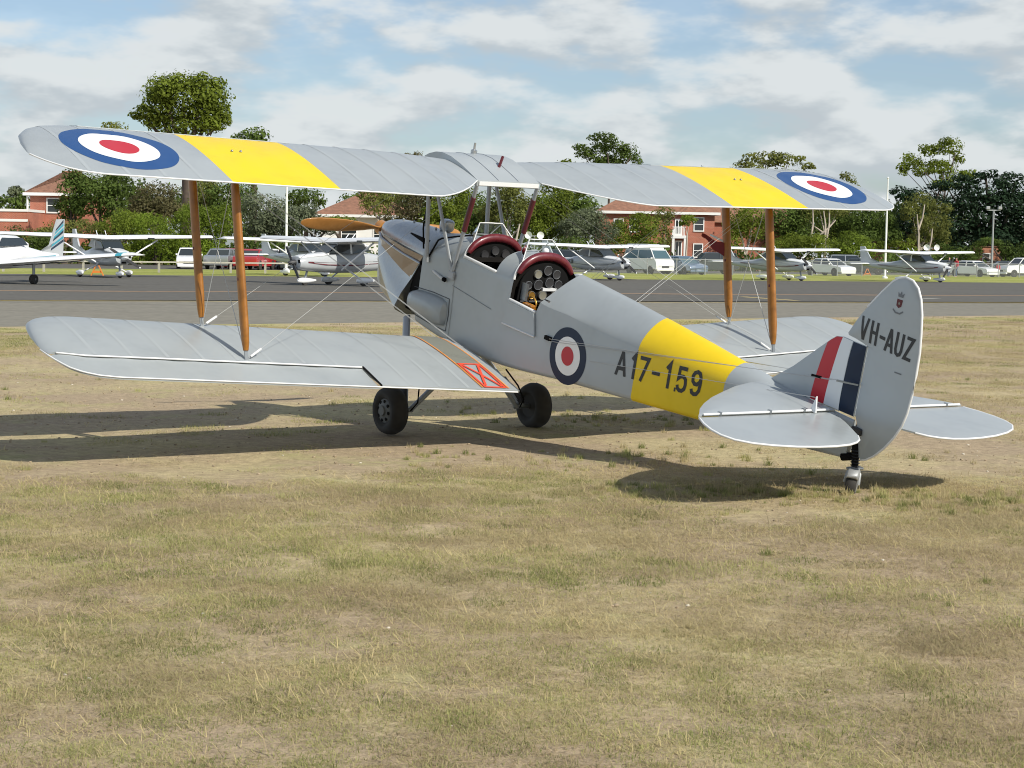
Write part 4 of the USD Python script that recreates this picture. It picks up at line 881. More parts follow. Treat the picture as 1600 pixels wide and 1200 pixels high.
def high_wing(name, label, loc, heading, stripe='stripe_red', letters_=None, two_tone=True, group='high wing aeroplanes parked along the far verge', spin='plane_white', prop_deg=40):
    """heading: direction of the nose, clockwise from +y."""
    t = thing(name, label, 'aeroplane', loc, math.pi / 2 - heading, group); UsdGeom.Xformable(t.prim).AddScaleOp().Set(Gf.Vec3f(1, 1, .88))
    fu = part(t, 'fuselage', loft([sring(x, w, a, b) for x, w, a, b in ((2.42, .20, .93, 1.30), (2.38, .40, .80, 1.42), (2.1, .50, .72, 1.50), (1.3, .55, .66, 1.57), (.95, .57, .64, 1.62), (.3, .58, .62, 1.75), (-.8, .58, .63, 1.78), (-1.5, .52, .68, 1.68), (-2.6, .34, .82, 1.50), (-4.2, .15, 1.02, 1.38), (-5.2, .05, 1.16, 1.34))]), 'plane_grey' if two_tone else 'plane_white', 35)
    part(t, 'cowl_top', loft([sring(x, w, a, b, 12) for x, w, a, b in ((2.36, .30, 1.26, 1.44), (2.0, .44, 1.30, 1.525), (1.2, .50, 1.38, 1.615), (.9, .50, 1.44, 1.66))]), 'plane_white', 35)
    cab = part(t, 'cabin_roof', loft([sring(x, w, a, b, 12, 3.2) for x, w, a, b in ((.42, .50, 1.98, 2.16), (-.2, .54, 1.98, 2.20), (-1.0, .52, 1.96, 2.18), (-1.45, .42, 1.84, 2.04))]), 'plane_white', 35)
    part(t, 'windscreen', ([[1.0, .50, 1.60], [1.0, -.50, 1.60], [.40, -.50, 2.12], [.40, .50, 2.12], [1.14, .22, 1.61], [1.14, -.22, 1.61]], [[0, 4, 5, 1], [0, 1, 2, 3]]), 'dark_glass')
    for s_ in (1, -1):
        part(t, 'side_window', loft([[[x, s_ * (yy + d), z] for x, z, yy in ((.92, 1.62, .52), (.38, 2.06, .49), (-.22, 2.08, .52), (-.22, 1.60, .575))] for d in (0, .012)]), 'dark_glass')
        part(t, 'side_window', loft([[[x, s_ * (yy + d), z] for x, z, yy in ((-.32, 1.62, .575), (-.32, 2.07, .52), (-1.0, 2.04, .51), (-1.45, 1.74, .50))] for d in (0, .012)]), 'dark_glass')
        part(t, 'door_post', loft([[[x, s_ * (yy + d), z] for x, z, yy in ((-.22, 1.6, .578), (-.22, 2.08, .525), (-.32, 2.08, .525), (-.32, 1.6, .578))] for d in (0, .02)]), 'plane_white')
        st_ = strut_ = part(t, 'wing_strut', tube([[.25, s_ * .56, .78], [.1, s_ * 2.55, 2.14]], [.045, .045], 8), 'plane_white', True)
        part(t, 'stripe', loft([[[x, s_ * (np.interp(x, [-4.2, -2.6, -1.5, -.8, .3, .95, 1.3, 2.1], [.15, .34, .52, .58, .58, .57, .55, .50]) * k + .008 + d), z] for x, z, k in ((2.05, 1.12, 1.0), (1.1, 1.02, 1), (-.4, .98, 1.0), (-1.6, 1.1, 1.0), (-3.6, 1.24, .95), (-3.6, 1.28, .95), (-1.6, 1.24, 1), (-.4, 1.13, 1), (1.1, 1.14, 1), (2.05, 1.18, 1))] for d in (0, .012)]), stripe)
        part(t, 'main_leg', tube([[-.35, s_ * .40, .70], [-.45, s_ * 1.12, .30]], [.05, .03], 8), 'plane_white', True)
        wheel_set(t, -.45, s_ * 1.25, .20, .15)
        if letters_:
            for i, ch in enumerate(letters_):
                g = affinity.translate(glyph(ch, .28, .17, .05), .0, 0); x0 = -2.95 + (s_ > 0) * .0
                for pg in getattr(g, 'geoms', [g]):
                    c = np.array(pg.exterior.coords)[:-1]; xx = (-2.3 - i * .25) - c[:, 0] if s_ > 0 else (-2.85 + .25 * i) + c[:, 0]
                    pm = prism(Polygon(np.column_stack([xx, c[:, 1] + 1.08])), 0, .01, 1); v_, f_ = arr(pm)
                    v_ = v_ + 0; yy = np.interp(-v_[:, 0], [1.5, 2.6, 4.2], [.52, .34, .15]); v_[:, 1] = s_ * (yy * .995 + .012 + v_[:, 1]); part(t, 'letter', trimesh.Trimesh(v_, f_), 'black_paint')
    wg = part(t, 'wing', wing_loft([(-5.5, .10, .85, 2.32, .09), (-5.42, .32, 1.1, 2.32, .15), (-2.6, .50, 1.6, 2.24, .2), (0, .50, 1.62, 2.16, .21), (2.6, .50, 1.6, 2.24, .2), (5.42, .32, 1.1, 2.32, .15), (5.5, .10, .85, 2.32, .09)]), 'plane_white', 30)
    part(wg, 'landing_light', bx(.28, .50, 1.9, 2.25, 2.17, 2.27), 'dark_glass')
    part(t, 'antenna', tube([[-.6, .15, 2.3], [-.85, .15, 2.62]], .02, 5), 'plane_white'); part(t, 'antenna', tube([[-.6, -.3, 2.3], [-.85, -.3, 2.62]], .02, 5), 'plane_white')
    part(t, 'fin', loft([[[x, d, z] for x, z in ((-3.5, 1.42), (-4.35, 1.62), (-5.05, 2.72), (-5.48, 2.72), (-5.35, 1.30), (-4.2, 1.2))] for d in (-.04, .04)]), 'plane_grey' if two_tone else 'plane_white')
    part(t, 'tailplane', wing_loft([(-1.7, -4.75, .62, 1.32, .06), (0, -4.45, 1.05, 1.32, .09), (1.7, -4.75, .62, 1.32, .06)]), 'plane_white', 30)
    part(t, 'nose_leg', tube([[1.72, 0, .75], [1.85, 0, .25]], .05, 8), 'steel'); wheel_set(t, 1.85, 0, .18, .13)
    part(t, 'air_intake', cat(rbox(2.36, 2.41, .16, .36, 1.10, 1.26, .02, 6), rbox(2.36, 2.41, -.36, -.16, 1.10, 1.26, .02, 6)), 'dark')
    part(t, 'chin_intake', rbox(2.34, 2.42, -.12, .12, .80, .92, .02, 6), 'dark')
    part(t, 'spinner', revolve([(0, 2.78), (.06, 2.74), (.13, 2.6), (.155, 2.42), (0, 2.41)], (0, 0, 1.12), 0, 16), spin, 40)
    a = math.radians(prop_deg); pb = []
    for s_ in (1, -1):
        pb.append(loft([[[2.52 + dx, s_ * (r * math.cos(a) - c * math.sin(a)), 1.12 + s_ * (r * math.sin(a) + c * math.cos(a))] for dx, c in ((.02, -w), (.02, w), (-.02, w), (-.02, -w))] for r, w in ((.1, .05), (.35, .075), (.7, .07), (.94, .04))]))
    part(t, 'propeller', cat(*pb), 'trim')
    part(t, 'propeller_tip', cat(*[trimesh.creation.icosphere(1, .05).apply_translation([2.52, s_ * .93 * math.cos(a), 1.12 + s_ * .93 * math.sin(a)]) for s_ in (1, -1)]), 'plane_white')
    return t
R40 = math.radians(140)
def gp(u, v): p = ground(u, v); return (p[0], p[1], 0.008)
high_wing('light_aeroplane', 'white high wing aeroplane in front of the green hedge on the far left', gp(168, 433.5), math.radians(149), 'stripe_grey', prop_deg=-35)
high_wing('light_aeroplane', 'high wing aeroplane half hidden behind the nearer one left of the biplane nose', gp(482, 431.5), math.radians(143), 'stripe_grey', prop_deg=20)
high_wing('light_aeroplane', 'high wing aeroplane lettered EM behind the rear windscreen of the biplane', gp(936, 437.5), math.radians(142), 'stripe_grey', 'VHEM', prop_deg=-40)
high_wing('light_aeroplane', 'high wing aeroplane with dark red stripe between the starboard wing struts', gp(1220, 438), math.radians(142), 'stripe_red', prop_deg=-40)
high_wing('light_aeroplane', 'high wing aeroplane with red stripe right of the tall flagpole behind the fin', gp(1436, 440.5), math.radians(143), 'stripe_red', prop_deg=55)
big = high_wing('light_aeroplane', 'largest high wing aeroplane, nose to the left, under the wooden propeller', gp(528, 446), math.radians(226), 'stripe_red', 'VH', two_tone=True, prop_deg=-60, spin='trim')
def low_wing():
    t = thing('low_wing_aeroplane', 'white low wing aeroplane with teal striped fin cut off by the left edge', 'aeroplane', gp(-10, 443), math.pi / 2 - math.radians(196)); UsdGeom.Xformable(t.prim).AddScaleOp().Set(Gf.Vec3f(1, 1, .86))
    part(t, 'fuselage', loft([sring(x, w, a, b) for x, w, a, b in ((2.6, .2, .95, 1.3), (2.5, .45, .8, 1.5), (1.2, .60, .68, 1.72), (.8, .62, .66, 1.78), (-1.2, .60, .68, 2.0), (-2.2, .48, .74, 1.75), (-3.6, .28, .88, 1.52), (-5.0, .10, 1.05, 1.40))]), 'plane_white', 35)
    part(t, 'cabin_roof', loft([sring(x, w, a, b, 12, 3) for x, w, a, b in ((.5, .45, 1.7, 2.10), (-.2, .54, 1.7, 2.28), (-1.2, .5, 1.7, 2.26), (-2.2, .3, 1.6, 1.95))]), 'plane_white', 35)
    part(t, 'windscreen', ([[.95, .55, 1.72], [.95, -.55, 1.72], [.35, -.46, 2.2], [.35, .46, 2.2]], [[0, 1, 2, 3]]), 'dark_glass')
    for s_ in (1, -1):
        part(t, 'side_window', loft([[[x, s_ * (y + d), z] for x, z, y in ((.6, 1.74, .60), (.2, 2.14, .5), (-1.4, 2.14, .47), (-1.7, 1.8, .54))] for d in (0, .015)]), 'dark_glass')
        w_ = part(t, 'wing', wing_loft([(s_ * .5, .9, 1.75, .90, .24), (s_ * 4.0, .75, 1.5, 1.22, .19), (s_ * 6.2, .5, 1.15, 1.43, .14), (s_ * 6.45, .3, .8, 1.45, .07)]), 'plane_white', 30)
        part(w_, 'flap', wing_loft([(s_ * .55, -.50, .42, .82, .05), (s_ * 3.6, -.50, .36, 1.10, .05)]), 'plane_grey', 30)
        part(w_, 'tip_stripe', wing_loft([(s_ * 5.7, .575, 1.26, 1.39, .165), (s_ * 5.95, .545, 1.22, 1.41, .16)]), 'stripe_teal', 30)
        wheel_set(t, -.1, s_ * 1.75, .23, .18, False); part(t, 'main_leg', tube([[-.1, s_ * 1.75, .95], [-.1, s_ * 1.75, .2]], .06, 8), 'steel')
        part(t, 'side_stripe', loft([[[x, s_ * (y + d), z] for x, z, y in ((-1.6, .98, .565), (-4.6, 1.16, .165), (-4.6, 1.26, .165), (-1.6, 1.10, .565))] for d in (0, .012)]), 'stripe_navy')
        part(t, 'side_stripe', loft([[[x, s_ * (y + d), z] for x, z, y in ((-1.6, 1.12, .565), (-4.6, 1.27, .16), (-4.6, 1.33, .15), (-1.6, 1.20, .56))] for d in (0, .012)]), 'stripe_teal')
    fn = part(t, 'fin', loft([[[x, d, z] for x, z in ((-3.5, 1.45), (-4.3, 1.65), (-5.0, 3.1), (-5.55, 3.12), (-5.4, 1.3), (-4.4, 1.2))] for d in (-.05, .05)]), 'plane_grey')
    for s_ in (1, -1):
        for k, (z, mt) in enumerate(((1.55, 'stripe_navy'), (1.72, 'stripe_teal'), (2.0, 'stripe_navy'), (2.12, 'stripe_teal'), (2.34, 'stripe_teal'), (2.5, 'stripe_navy'))):
            part(fn, 'stripe', loft([[[x, s_ * d, zz] for x, zz in ((-4.38 - (z - 1.65) * .45 * (z > 1.65), z), (-5.43, z + .45), (-5.43, z + .58), (-4.42 - (z - 1.6) * .45 * (z > 1.65), z + .12))] for d in (.051, .060)]), mt)
    part(t, 'tailplane', wing_loft([(-2.0, -4.7, .65, 1.22, .07), (0, -4.5, .95, 1.18, .1), (2.0, -4.7, .65, 1.22, .07)]), 'plane_white', 30)
    part(t, 'nose_leg', tube([[2.0, 0, .8], [2.05, 0, .2]], .05, 8), 'steel'); wheel_set(t, 2.05, 0, .2, .15, False)
    part(t, 'spinner', revolve([(0, 2.95), (.1, 2.85), (.17, 2.6), (0, 2.58)], (0, 0, 1.12), 0, 16), 'plane_white', 40)
low_wing()

# ================================================================== cars, van
def car(name, label, cat_, loc, heading, mat, prof, cabin, L, W, group='vehicles parked behind the fence', glassm='dark_glass', roofmat=None, wheel_r=.31):
    """prof: lower body side outline (x, z); cabin: list of (x_bottom, x_top, z) front/rear plus heights."""
    t = thing(name, label, cat_, loc, math.pi / 2 - heading, group)
    P = np.array(prof); n = len(P); rings = []
    for y, k, dz in ((-W / 2, .93, .05), (-W / 2 + .06, 1.0, 0), (-W / 4, 1.0, -.02), (W / 4, 1.0, -.02), (W / 2 - .06, 1.0, 0), (W / 2, .93, .05)):
        q = P.copy(); c = P.mean(0); q = c + (P - c) * [1 - (1 - k) * .25, k]; rings.append(np.column_stack([q[:, 0], np.full(n, y), q[:, 1]]))
    part(t, 'body', loft(rings), mat, 35)
    xf, xr, xtf, xtr, zb, zt = cabin; wb, wt = W / 2 - .07, W / 2 - .22
    rb = lambda z, f: [[xf + (xtf - xf) * f, -(wb + (wt - wb) * f), z], [xf + (xtf - xf) * f, wb + (wt - wb) * f, z], [xr + (xtr - xr) * f, wb + (wt - wb) * f, z], [xr + (xtr - xr) * f, -(wb + (wt - wb) * f), z]]
    part(t, 'window_band', loft([rb(zb - .06, 0), rb(zt - .05, .95)]), glassm)
    part(t, 'roof', loft([rb(zt - .05, .95), rb(zt - .01, .99), [[x * .86 + .14 * (xtf + xtr) / 2, y * .85, zt + .05] for x, y, z in rb(zt, 1)]]), roofmat or mat, 40)
    for f_, x0, x1 in (('windscreen_pillar', xf, xtf), ('rear_pillar', xr, xtr)):
        for s_ in (1, -1): part(t, f_, beam((x0, s_ * (wb + .005), zb - .03), (x1, s_ * (wt + .02), zt), .06, .06), mat)
    xm = (xtf + xtr) / 2
    for s_ in (1, -1): part(t, 'door_pillar', beam((xm + .1, s_ * (wb + .004), zb - .03), (xm + .08, s_ * (wt + .022), zt), .04, .09, (1, 0, 0)), mat)
    for x in (L / 2 - .85, -L / 2 + .85):
        for s_ in (1, -1):
            part(t, 'wheel_arch', revolve([(0, -.02), (wheel_r + .05, -.02), (wheel_r + .05, .02), (0, .02)], (x, s_ * (W / 2 - .015), wheel_r + .01), 1, 16), 'trim')
            wl = part(t, 'wheel', revolve([(wheel_r * .6, -.09), (wheel_r * .95, -.09), (wheel_r, -.05), (wheel_r, .05), (wheel_r * .95, .09), (wheel_r * .6, .09)], (x, s_ * (W / 2 - .07), wheel_r), 1, 18), 'tyre', 40)
            part(wl, 'rim', revolve([(0, -.092), (wheel_r * .6, -.085), (wheel_r * .6, .085), (0, .092)], (x, s_ * (W / 2 - .07), wheel_r), 1, 14), 'hub', 30)
    zf = P[P[:, 0] > L / 2 - .12][:, 1].mean()
    for s_ in (1, -1):
        part(t, 'headlight', rbox(L / 2 - .16, L / 2 + .012, s_ * (W / 2 - .36) - .17, s_ * (W / 2 - .36) + .17, zf - .02, zf + .12, .03, 6), 'lamp_glass')
        part(t, 'tail_lamp', rbox(-L / 2 - .012, -L / 2 + .1, s_ * (W / 2 - .25) - .12, s_ * (W / 2 - .25) + .12, zf + .05, zf + .22, .02, 6), 'tail_lamp')
    part(t, 'grille', rbox(L / 2 - .05, L / 2 + .012, -.34, .34, zf - .10, zf + .06, .01, 6), 'trim')
    part(t, 'number_plate', bx(L / 2 - .0, L / 2 + .016, -.20, .20, zf - .24, zf - .13), 'plane_white')
    part(t, 'bumper', rbox(L / 2 - .14, L / 2 + .03, -W / 2 + .06, W / 2 - .06, zf - .34, zf - .14, .05, 6), mat)
    for s_ in (1, -1): part(t, 'door_mirror', rbox(xf - .35, xf - .22, s_ * (W / 2 + .02) - .08, s_ * (W / 2 + .02) + .08, zb - .02, zb + .10, .02, 6), mat)
    return t
SEDAN = [(2.28, .30), (2.33, .42), (2.31, .62), (2.2, .74), (1.35, .88), (.9, .93), (-1.5, .98), (-2.05, .98), (-2.3, .90), (-2.33, .55), (-2.25, .28), (-1.0, .24), (1.0, .24)]
SEDANC = (1.15, -1.75, .35, -1.05, .95, 1.40)
HATCH = [(1.95, .30), (2.0, .45), (1.97, .66), (1.85, .78), (1.05, .92), (.6, .95), (-1.5, 1.0), (-1.9, .98), (-1.98, .6), (-1.9, .3), (-.9, .25), (.9, .25)]
HATCHC = (.95, -1.88, .15, -1.45, .95, 1.42)
SUV = [(2.3, .40), (2.36, .55), (2.34, .80), (2.2, 1.0), (1.3, 1.10), (.8, 1.14), (-1.7, 1.16), (-2.3, 1.14), (-2.36, .7), (-2.28, .40), (-1, .34), (1, .34)]
SUVC = (1.05, -2.25, .40, -2.0, 1.12, 1.75)
VAN = [(2.32, .36), (2.40, .55), (2.38, .85), (2.28, 1.08), (2.05, 1.20), (1.9, 1.22), (-2.2, 1.24), (-2.4, 1.2), (-2.42, .6), (-2.35, .36), (-1, .32), (1, .32)]
VANC = (2.0, -2.36, 1.30, -2.25, 1.20, 1.92)
van = car('van', 'white high roof van parked beside the blue sedan', 'van', gp(1013, fence_v(1013) - 1.6), math.radians(150), 'car_white', VAN, VANC, 4.8, 1.75, glassm='blue_glass')
part(van, 'high_roof', loft([[[x, y, z] for x, y in ((xf, -w), (xf, w), (-2.25, w), (-2.25, -w))] for z, w, xf in ((1.93, .66, 1.22), (2.2, .64, 1.02), (2.36, .54, .55))]), 'car_white', 40)
part(van, 'side_panel', cat(bx(-2.3, -.3, .795, .815, 1.25, 1.85)), 'car_white')
car('parked_car', 'blue silver sedan parked beside the white van', 'car', gp(1066, fence_v(1066) - 1.0), math.radians(150), 'car_blue', SEDAN, SEDANC, 4.6, 1.75, glassm='blue_glass')
car('parked_car', 'dark green estate car parked left of the starboard front wing strut', 'car', gp(1108, fence_v(1108) - 1.8), math.radians(262), 'car_dark', SUV, SUVC, 4.7, 1.8)
car('parked_car', 'white sedan parked under the rounded green bush', 'car', gp(1296, fence_v(1296) - .8), math.radians(146), 'car_white', SEDAN, SEDANC, 4.6, 1.75)
car('parked_car', 'dark hatchback parked in front of the orange brick wall by the flagpole', 'car', gp(1352, fence_v(1352) - 2.6), math.radians(100), 'car_dark', HATCH, HATCHC, 4.0, 1.65)
car('parked_car', 'silver estate car with dull roof parked behind the white sedan', 'car', gp(1330, fence_v(1330) - 4.2), math.radians(92), 'car_silver', SUV, SUVC, 4.7, 1.8)
car('parked_car', 'white sedan with long bonnet beside the person in red', 'car', gp(1521, fence_v(1521) - .9), math.radians(144), 'car_white', SEDAN, SEDANC, 4.6, 1.75)
car('parked_car', 'white four wheel drive cut off by the right edge', 'car', gp(1597, fence_v(1597) - .7), math.radians(250), 'car_white', SUV, SUVC, 4.7, 1.8)
car('parked_car', 'dark car parked low behind the fence near the right edge', 'car', gp(1562, fence_v(1562) - 2.4), math.radians(265), 'car_dark', HATCH, HATCHC, 4.0, 1.65)
car('parked_car', 'dark sedan behind the nose of the red striped aeroplane', 'car', gp(1478, fence_v(1478) - 2.6), math.radians(95), 'car_dark', SEDAN, SEDANC, 4.6, 1.75)
car('parked_car', 'red hatchback parked right of the tall green hedge', 'car', gp(364, 419), math.radians(182), 'car_red', HATCH, HATCHC, 4.0, 1.65)
car('parked_car', 'white hatchback parked behind the port wing struts', 'car', gp(420, 420), math.radians(160), 'car_white', HATCH, HATCHC, 4.0, 1.65)
car('parked_car', 'red sedan with tail lamps facing the taxiway', 'car', gp(398, 421.5), math.radians(10), 'car_red', SEDAN, SEDANC, 4.6, 1.75)
car('parked_car', 'silver sedan parked next to the red sedan', 'car', gp(350, 420.5), math.radians(6), 'car_silver', SEDAN, SEDANC, 4.6, 1.75)
car('parked_car', 'dark grey hatchback parked beyond the silver aeroplane tail', 'car', gp(452, 421.5), math.radians(170), 'car_dark', HATCH, HATCHC, 4.0, 1.65)
car('parked_car', 'white car peeping from behind the low rail fence by the hedge', 'car', gp(296, 420), math.radians(172), 'car_white', HATCH, HATCHC, 4.0, 1.65)
car('parked_car', 'dark blue estate behind the lettered aeroplane', 'car', gp(892, fence_v(892) - 4), math.radians(95), 'car_dark', SUV, SUVC, 4.7, 1.8)

# ================================================================== people
def person(label, loc, face, top, legs, h=1.72, pose=0):
    t = thing('person', label, 'person', loc, face, None)
    J = {'hip': (0, 0, .93), 'chest': (.0, 0, 1.32), 'neck': (.01, 0, 1.47)}
    s = h / 1.72; S = lambda r, p: Manifold.sphere(r * s, 12).translate(tuple(np.array(p) * s))
    hull = lambda *a: Manifold.batch_hull(list(a))
    parts = [hull(S(.145, (0, .04, .95)), S(.145, (0, -.04, .95)), S(.13, (0, .06, 1.15)), S(.13, (0, -.06, 1.15))), hull(S(.13, (0, .06, 1.12)), S(.13, (0, -.06, 1.12)), S(.10, (0, .14, 1.36)), S(.10, (0, -.14, 1.36))), hull(S(.06, (0, 0, 1.38)), S(.05, (.01, 0, 1.50)))]
    legs_, arms, hands = [], [], []
    for k in (1, -1):
        st = .06 * k * (1 if pose else .3)
        legs_ += [hull(S(.095, (0, k * .085, .92)), S(.062, (.03 + st, k * .095, .50))), hull(S(.062, (.03 + st, k * .095, .50)), S(.042, (-.02 + st, k * .10, .09))), hull(S(.042, (-.03 + st, k * .10, .05)), S(.035, (.14 + st, k * .11, .035)))]
        arms += [hull(S(.055, (0, k * .19, 1.38)), S(.042, (-.02, k * .24, 1.10))), hull(S(.042, (-.02, k * .24, 1.10)), S(.03, (.10, k * .22, .88)))]
        hands += [hull(S(.03, (.11, k * .22, .86)), S(.026, (.135, k * .215, .79)))] + [hull(S(.010, (.125 + .012 * q, k * (.225 - .012 * q), .79)), S(.008, (.14 + .012 * q, k * (.22 - .012 * q), .725 + .006 * abs(q - 1.5)))) for q in range(4)] + [hull(S(.011, (.135, k * .19, .83)), S(.009, (.165, k * .175, .785)))]
    head = [hull(S(.085, (.015, 0, 1.62)), S(.075, (.03, 0, 1.57)), S(.045, (.06, 0, 1.525))), S(.016, (.115, 0, 1.595)), S(.018, (.02, .088, 1.60)), S(.018, (.02, -.088, 1.60))]
    bodym = Manifold.batch_boolean(parts + legs_ + arms + hands + head, manifold3d.OpType.Add)
    b = part(t, 'body', bodym, 'skin', 50)
    gr = lambda l, g: Manifold.batch_boolean(l, manifold3d.OpType.Add).scale((g, g, 1.0))
    part(t, 'shirt', Manifold.batch_boolean([m.scale((1.09, 1.05, 1.0)) for m in parts[:2]] + [hull(S(.064, (0, k * .19, 1.38)), S(.052, (-.02, k * .24, 1.10))) for k in (1, -1)] + [hull(S(.052, (-.02, k * .24, 1.10)), S(.040, (.08, k * .225, .92))) for k in (1, -1)], manifold3d.OpType.Add), top, 50)
    part(t, 'trousers', Manifold.batch_boolean([hull(S(.155, (0, .04, .95)), S(.155, (0, -.04, .95)), S(.11, (0, .085, .82)), S(.11, (0, -.085, .82)))] + [hull(S(.105, (0, k * .085, .90)), S(.072, (.03 + .06 * k * (1 if pose else .3), k * .095, .50))) for k in (1, -1)] + [hull(S(.072, (.03 + .06 * k * (1 if pose else .3), k * .095, .50)), S(.055, (-.02 + .06 * k * (1 if pose else .3), k * .10, .11))) for k in (1, -1)], manifold3d.OpType.Add), legs, 50)
    part(t, 'hair', hull(S(.088, (-.005, 0, 1.645)), S(.07, (-.03, 0, 1.58))), 'hair', 50)
    for k in (1, -1): part(t, 'eye', S(.010, (.094, k * .032, 1.615)), 'trim', 50)
    part(t, 'mouth', hull(S(.006, (.100, .018, 1.552)), S(.006, (.100, -.018, 1.552))), 'cloth_red')
person('person in a red top standing at the fence beside the white sedan', gp(1494, fence_v(1494) - .25), math.radians(200), 'cloth_red', 'cloth_blue', 1.7, 1)
person('person in dark clothes standing left of the one in red', gp(1482, fence_v(1482) - .3), math.radians(330), 'cloth_dark', 'cloth_blue', 1.74)
person('person in red crouching low figure near the right edge of the car park', gp(1559, fence_v(1559) - .4), math.radians(240), 'cloth_red', 'cloth_dark', 1.25)

# ================================================================== fences, poles, signs
vd = (f2b - f2a)[:2]; vd /= np.linalg.norm(vd); vn = np.array([-vd[1], vd[0]])
def rail_fence():
    a, b = ground(-60, 424.0), ground(560, 428.3)
    t = thing('rail_fence', 'low grey timber post and rail fence along the far left verge', 'fence', (a[0], a[1], 0.0))
    L = np.linalg.norm(b - a); d = (b - a) / L; k = int(L / 2.4)
    for i in range(k + 1):
        p = d * (i * 2.4); part(t, 'post', bx(p[0] - .06, p[0] + .06, p[1] - .06, p[1] + .06, -.02, .62), 'timber_grey')
        if i < k:
            q = d * ((i + 1) * 2.4 - .01); part(t, 'rail', beam((p[0], p[1], .63), (q[0], q[1], .63), .16, .09), 'timber_grey')
rail_fence()
def link_fence():
    a, b = ground(600, 426.0), ground(1660, 434.2)
    t = thing('wire_fence', 'chain link fence on steel posts in front of the car park', 'fence', (a[0], a[1], 0.0))
    L = np.linalg.norm(b - a); d = (b - a) / L; n = np.array([-d[1], d[0], 0]); k = int(L / 3.0)
    for i in range(k + 1):
        p = d * (i * 3.0); part(t, 'post', tube([[p[0], p[1], -.02], [p[0], p[1], 1.28]], .042, 8), 'galv')
        if i < k:
            q = d * ((i + 1) * 3.0); part(t, 'wire_panel', ([[p[0], p[1], .03], [q[0], q[1], .03], [q[0], q[1], 1.2], [p[0], p[1], 1.2]], [[0, 1, 2, 3]]), 'chain_link')
    e = d * (k * 3.0); part(t, 'top_rail', tube([[0, 0, 1.22], [e[0], e[1], 1.22]], .028, 8), 'galv')
link_fence()
def flagpole(label, u, vb, vt, r=.07):
    b = ground(u, vb); top = at(u, vt, b[1])[2]
    t = thing('flagpole', label, 'flagpole', tuple(b), group=None)
    part(t, 'pole', tube([[0, 0, 0], [0, 0, top * .5], [0, 0, top]], [r * 1.25, r, r * .7], 10), 'pole_white', True)
    part(t, 'finial', trimesh.creation.icosphere(2, r * 1.2).apply_translation([0, 0, top + .05]), 'pole_white', True)
    part(t, 'base', revolve([(0, 0), (.22, 0), (.22, .12), (.12, .16), (0, .16)], (0, 0, 0), 2, 16), 'plane_white', 30)
flagpole('white flagpole rising behind the port wing and the nearest high wing aeroplane', 447, 423, 262, .085)
flagpole('tall white flagpole left of the dark cypress trees', 1382.5, 435, 279, .075)
b_ = ground(1549, fence_v(1549) - .8); lp = thing('lamp_post', 'grey floodlight post standing before the dark cypress trees', 'lamp post', tuple(b_))
H_ = at(1549, 327, b_[1])[2]
part(lp, 'post', tube([[0, 0, 0], [0, 0, H_ - .1]], [.11, .075], 10), 'galv', True)
part(lp, 'crossarm', bx(-.62, .62, -.05, .05, H_ - .14, H_ - .04), 'galv')
for x in (-.55, .55): part(lp, 'floodlight', rbox(x - .17, x + .17, -.22, .1, H_ - .02, H_ + .26, .04, 6), 'galv')
def horns(label, u, v, vb):
    b = ground(u, vb); z = at(u, v, b[1])[2]; t = thing('loudspeaker_pole', label, 'loudspeaker', tuple(b))
    part(t, 'pole', tube([[0, 0, 0], [0, 0, z]], .045, 8), 'galv')
    for s_, a in ((-1, .3), (1, -.25)):
        c = np.array([s_ * .38, -.1, z + .02]); d = np.array([s_ * .25, -1, 0]); d /= np.linalg.norm(d)
        rr = [(.08, -.15), (.10, .0), (.16, .16), (.27, .27), (.27, .29), (.15, .2), (0, .16)]
        th = np.linspace(0, 2 * np.pi, 16, endpoint=False); sx = np.array([-d[1], d[0], 0])
        part(t, 'horn', loft([[c + d * k + r * (np.cos(q) * sx + np.sin(q) * np.array([0, 0, 1])) for q in th] for r, k in rr]), 'plane_white', 40)
    part(t, 'bracket', bx(-.45, .45, -.03, .03, z - .06, z), 'galv')
horns('twin white loudspeaker horns on a pole above the right hand red striped aeroplane', 1453, 387, fence_v(1453) - .5)
horns('twin white loudspeaker horns on a pole seen over the rear windscreen', 834, 368, fence_v(834) - .5)
def marker(label, u, v):
    t = thing('ground_marker', label, 'marker', gp(u, v), group=None)
    for s_ in (1, -1): part(t, 'leg', beam((s_ * .32, 0, 0), (s_ * .03, 0, .62), .09, .05), 'orange_marker')
    part(t, 'board', bx(-.24, .24, -.02, .02, .14, .26), 'orange_marker')
marker('small orange ground marker under the tail of the red striped aeroplane', 1355, 431.5)
marker('small orange ground marker beside the wheel of the low wing aeroplane', 152, 431)

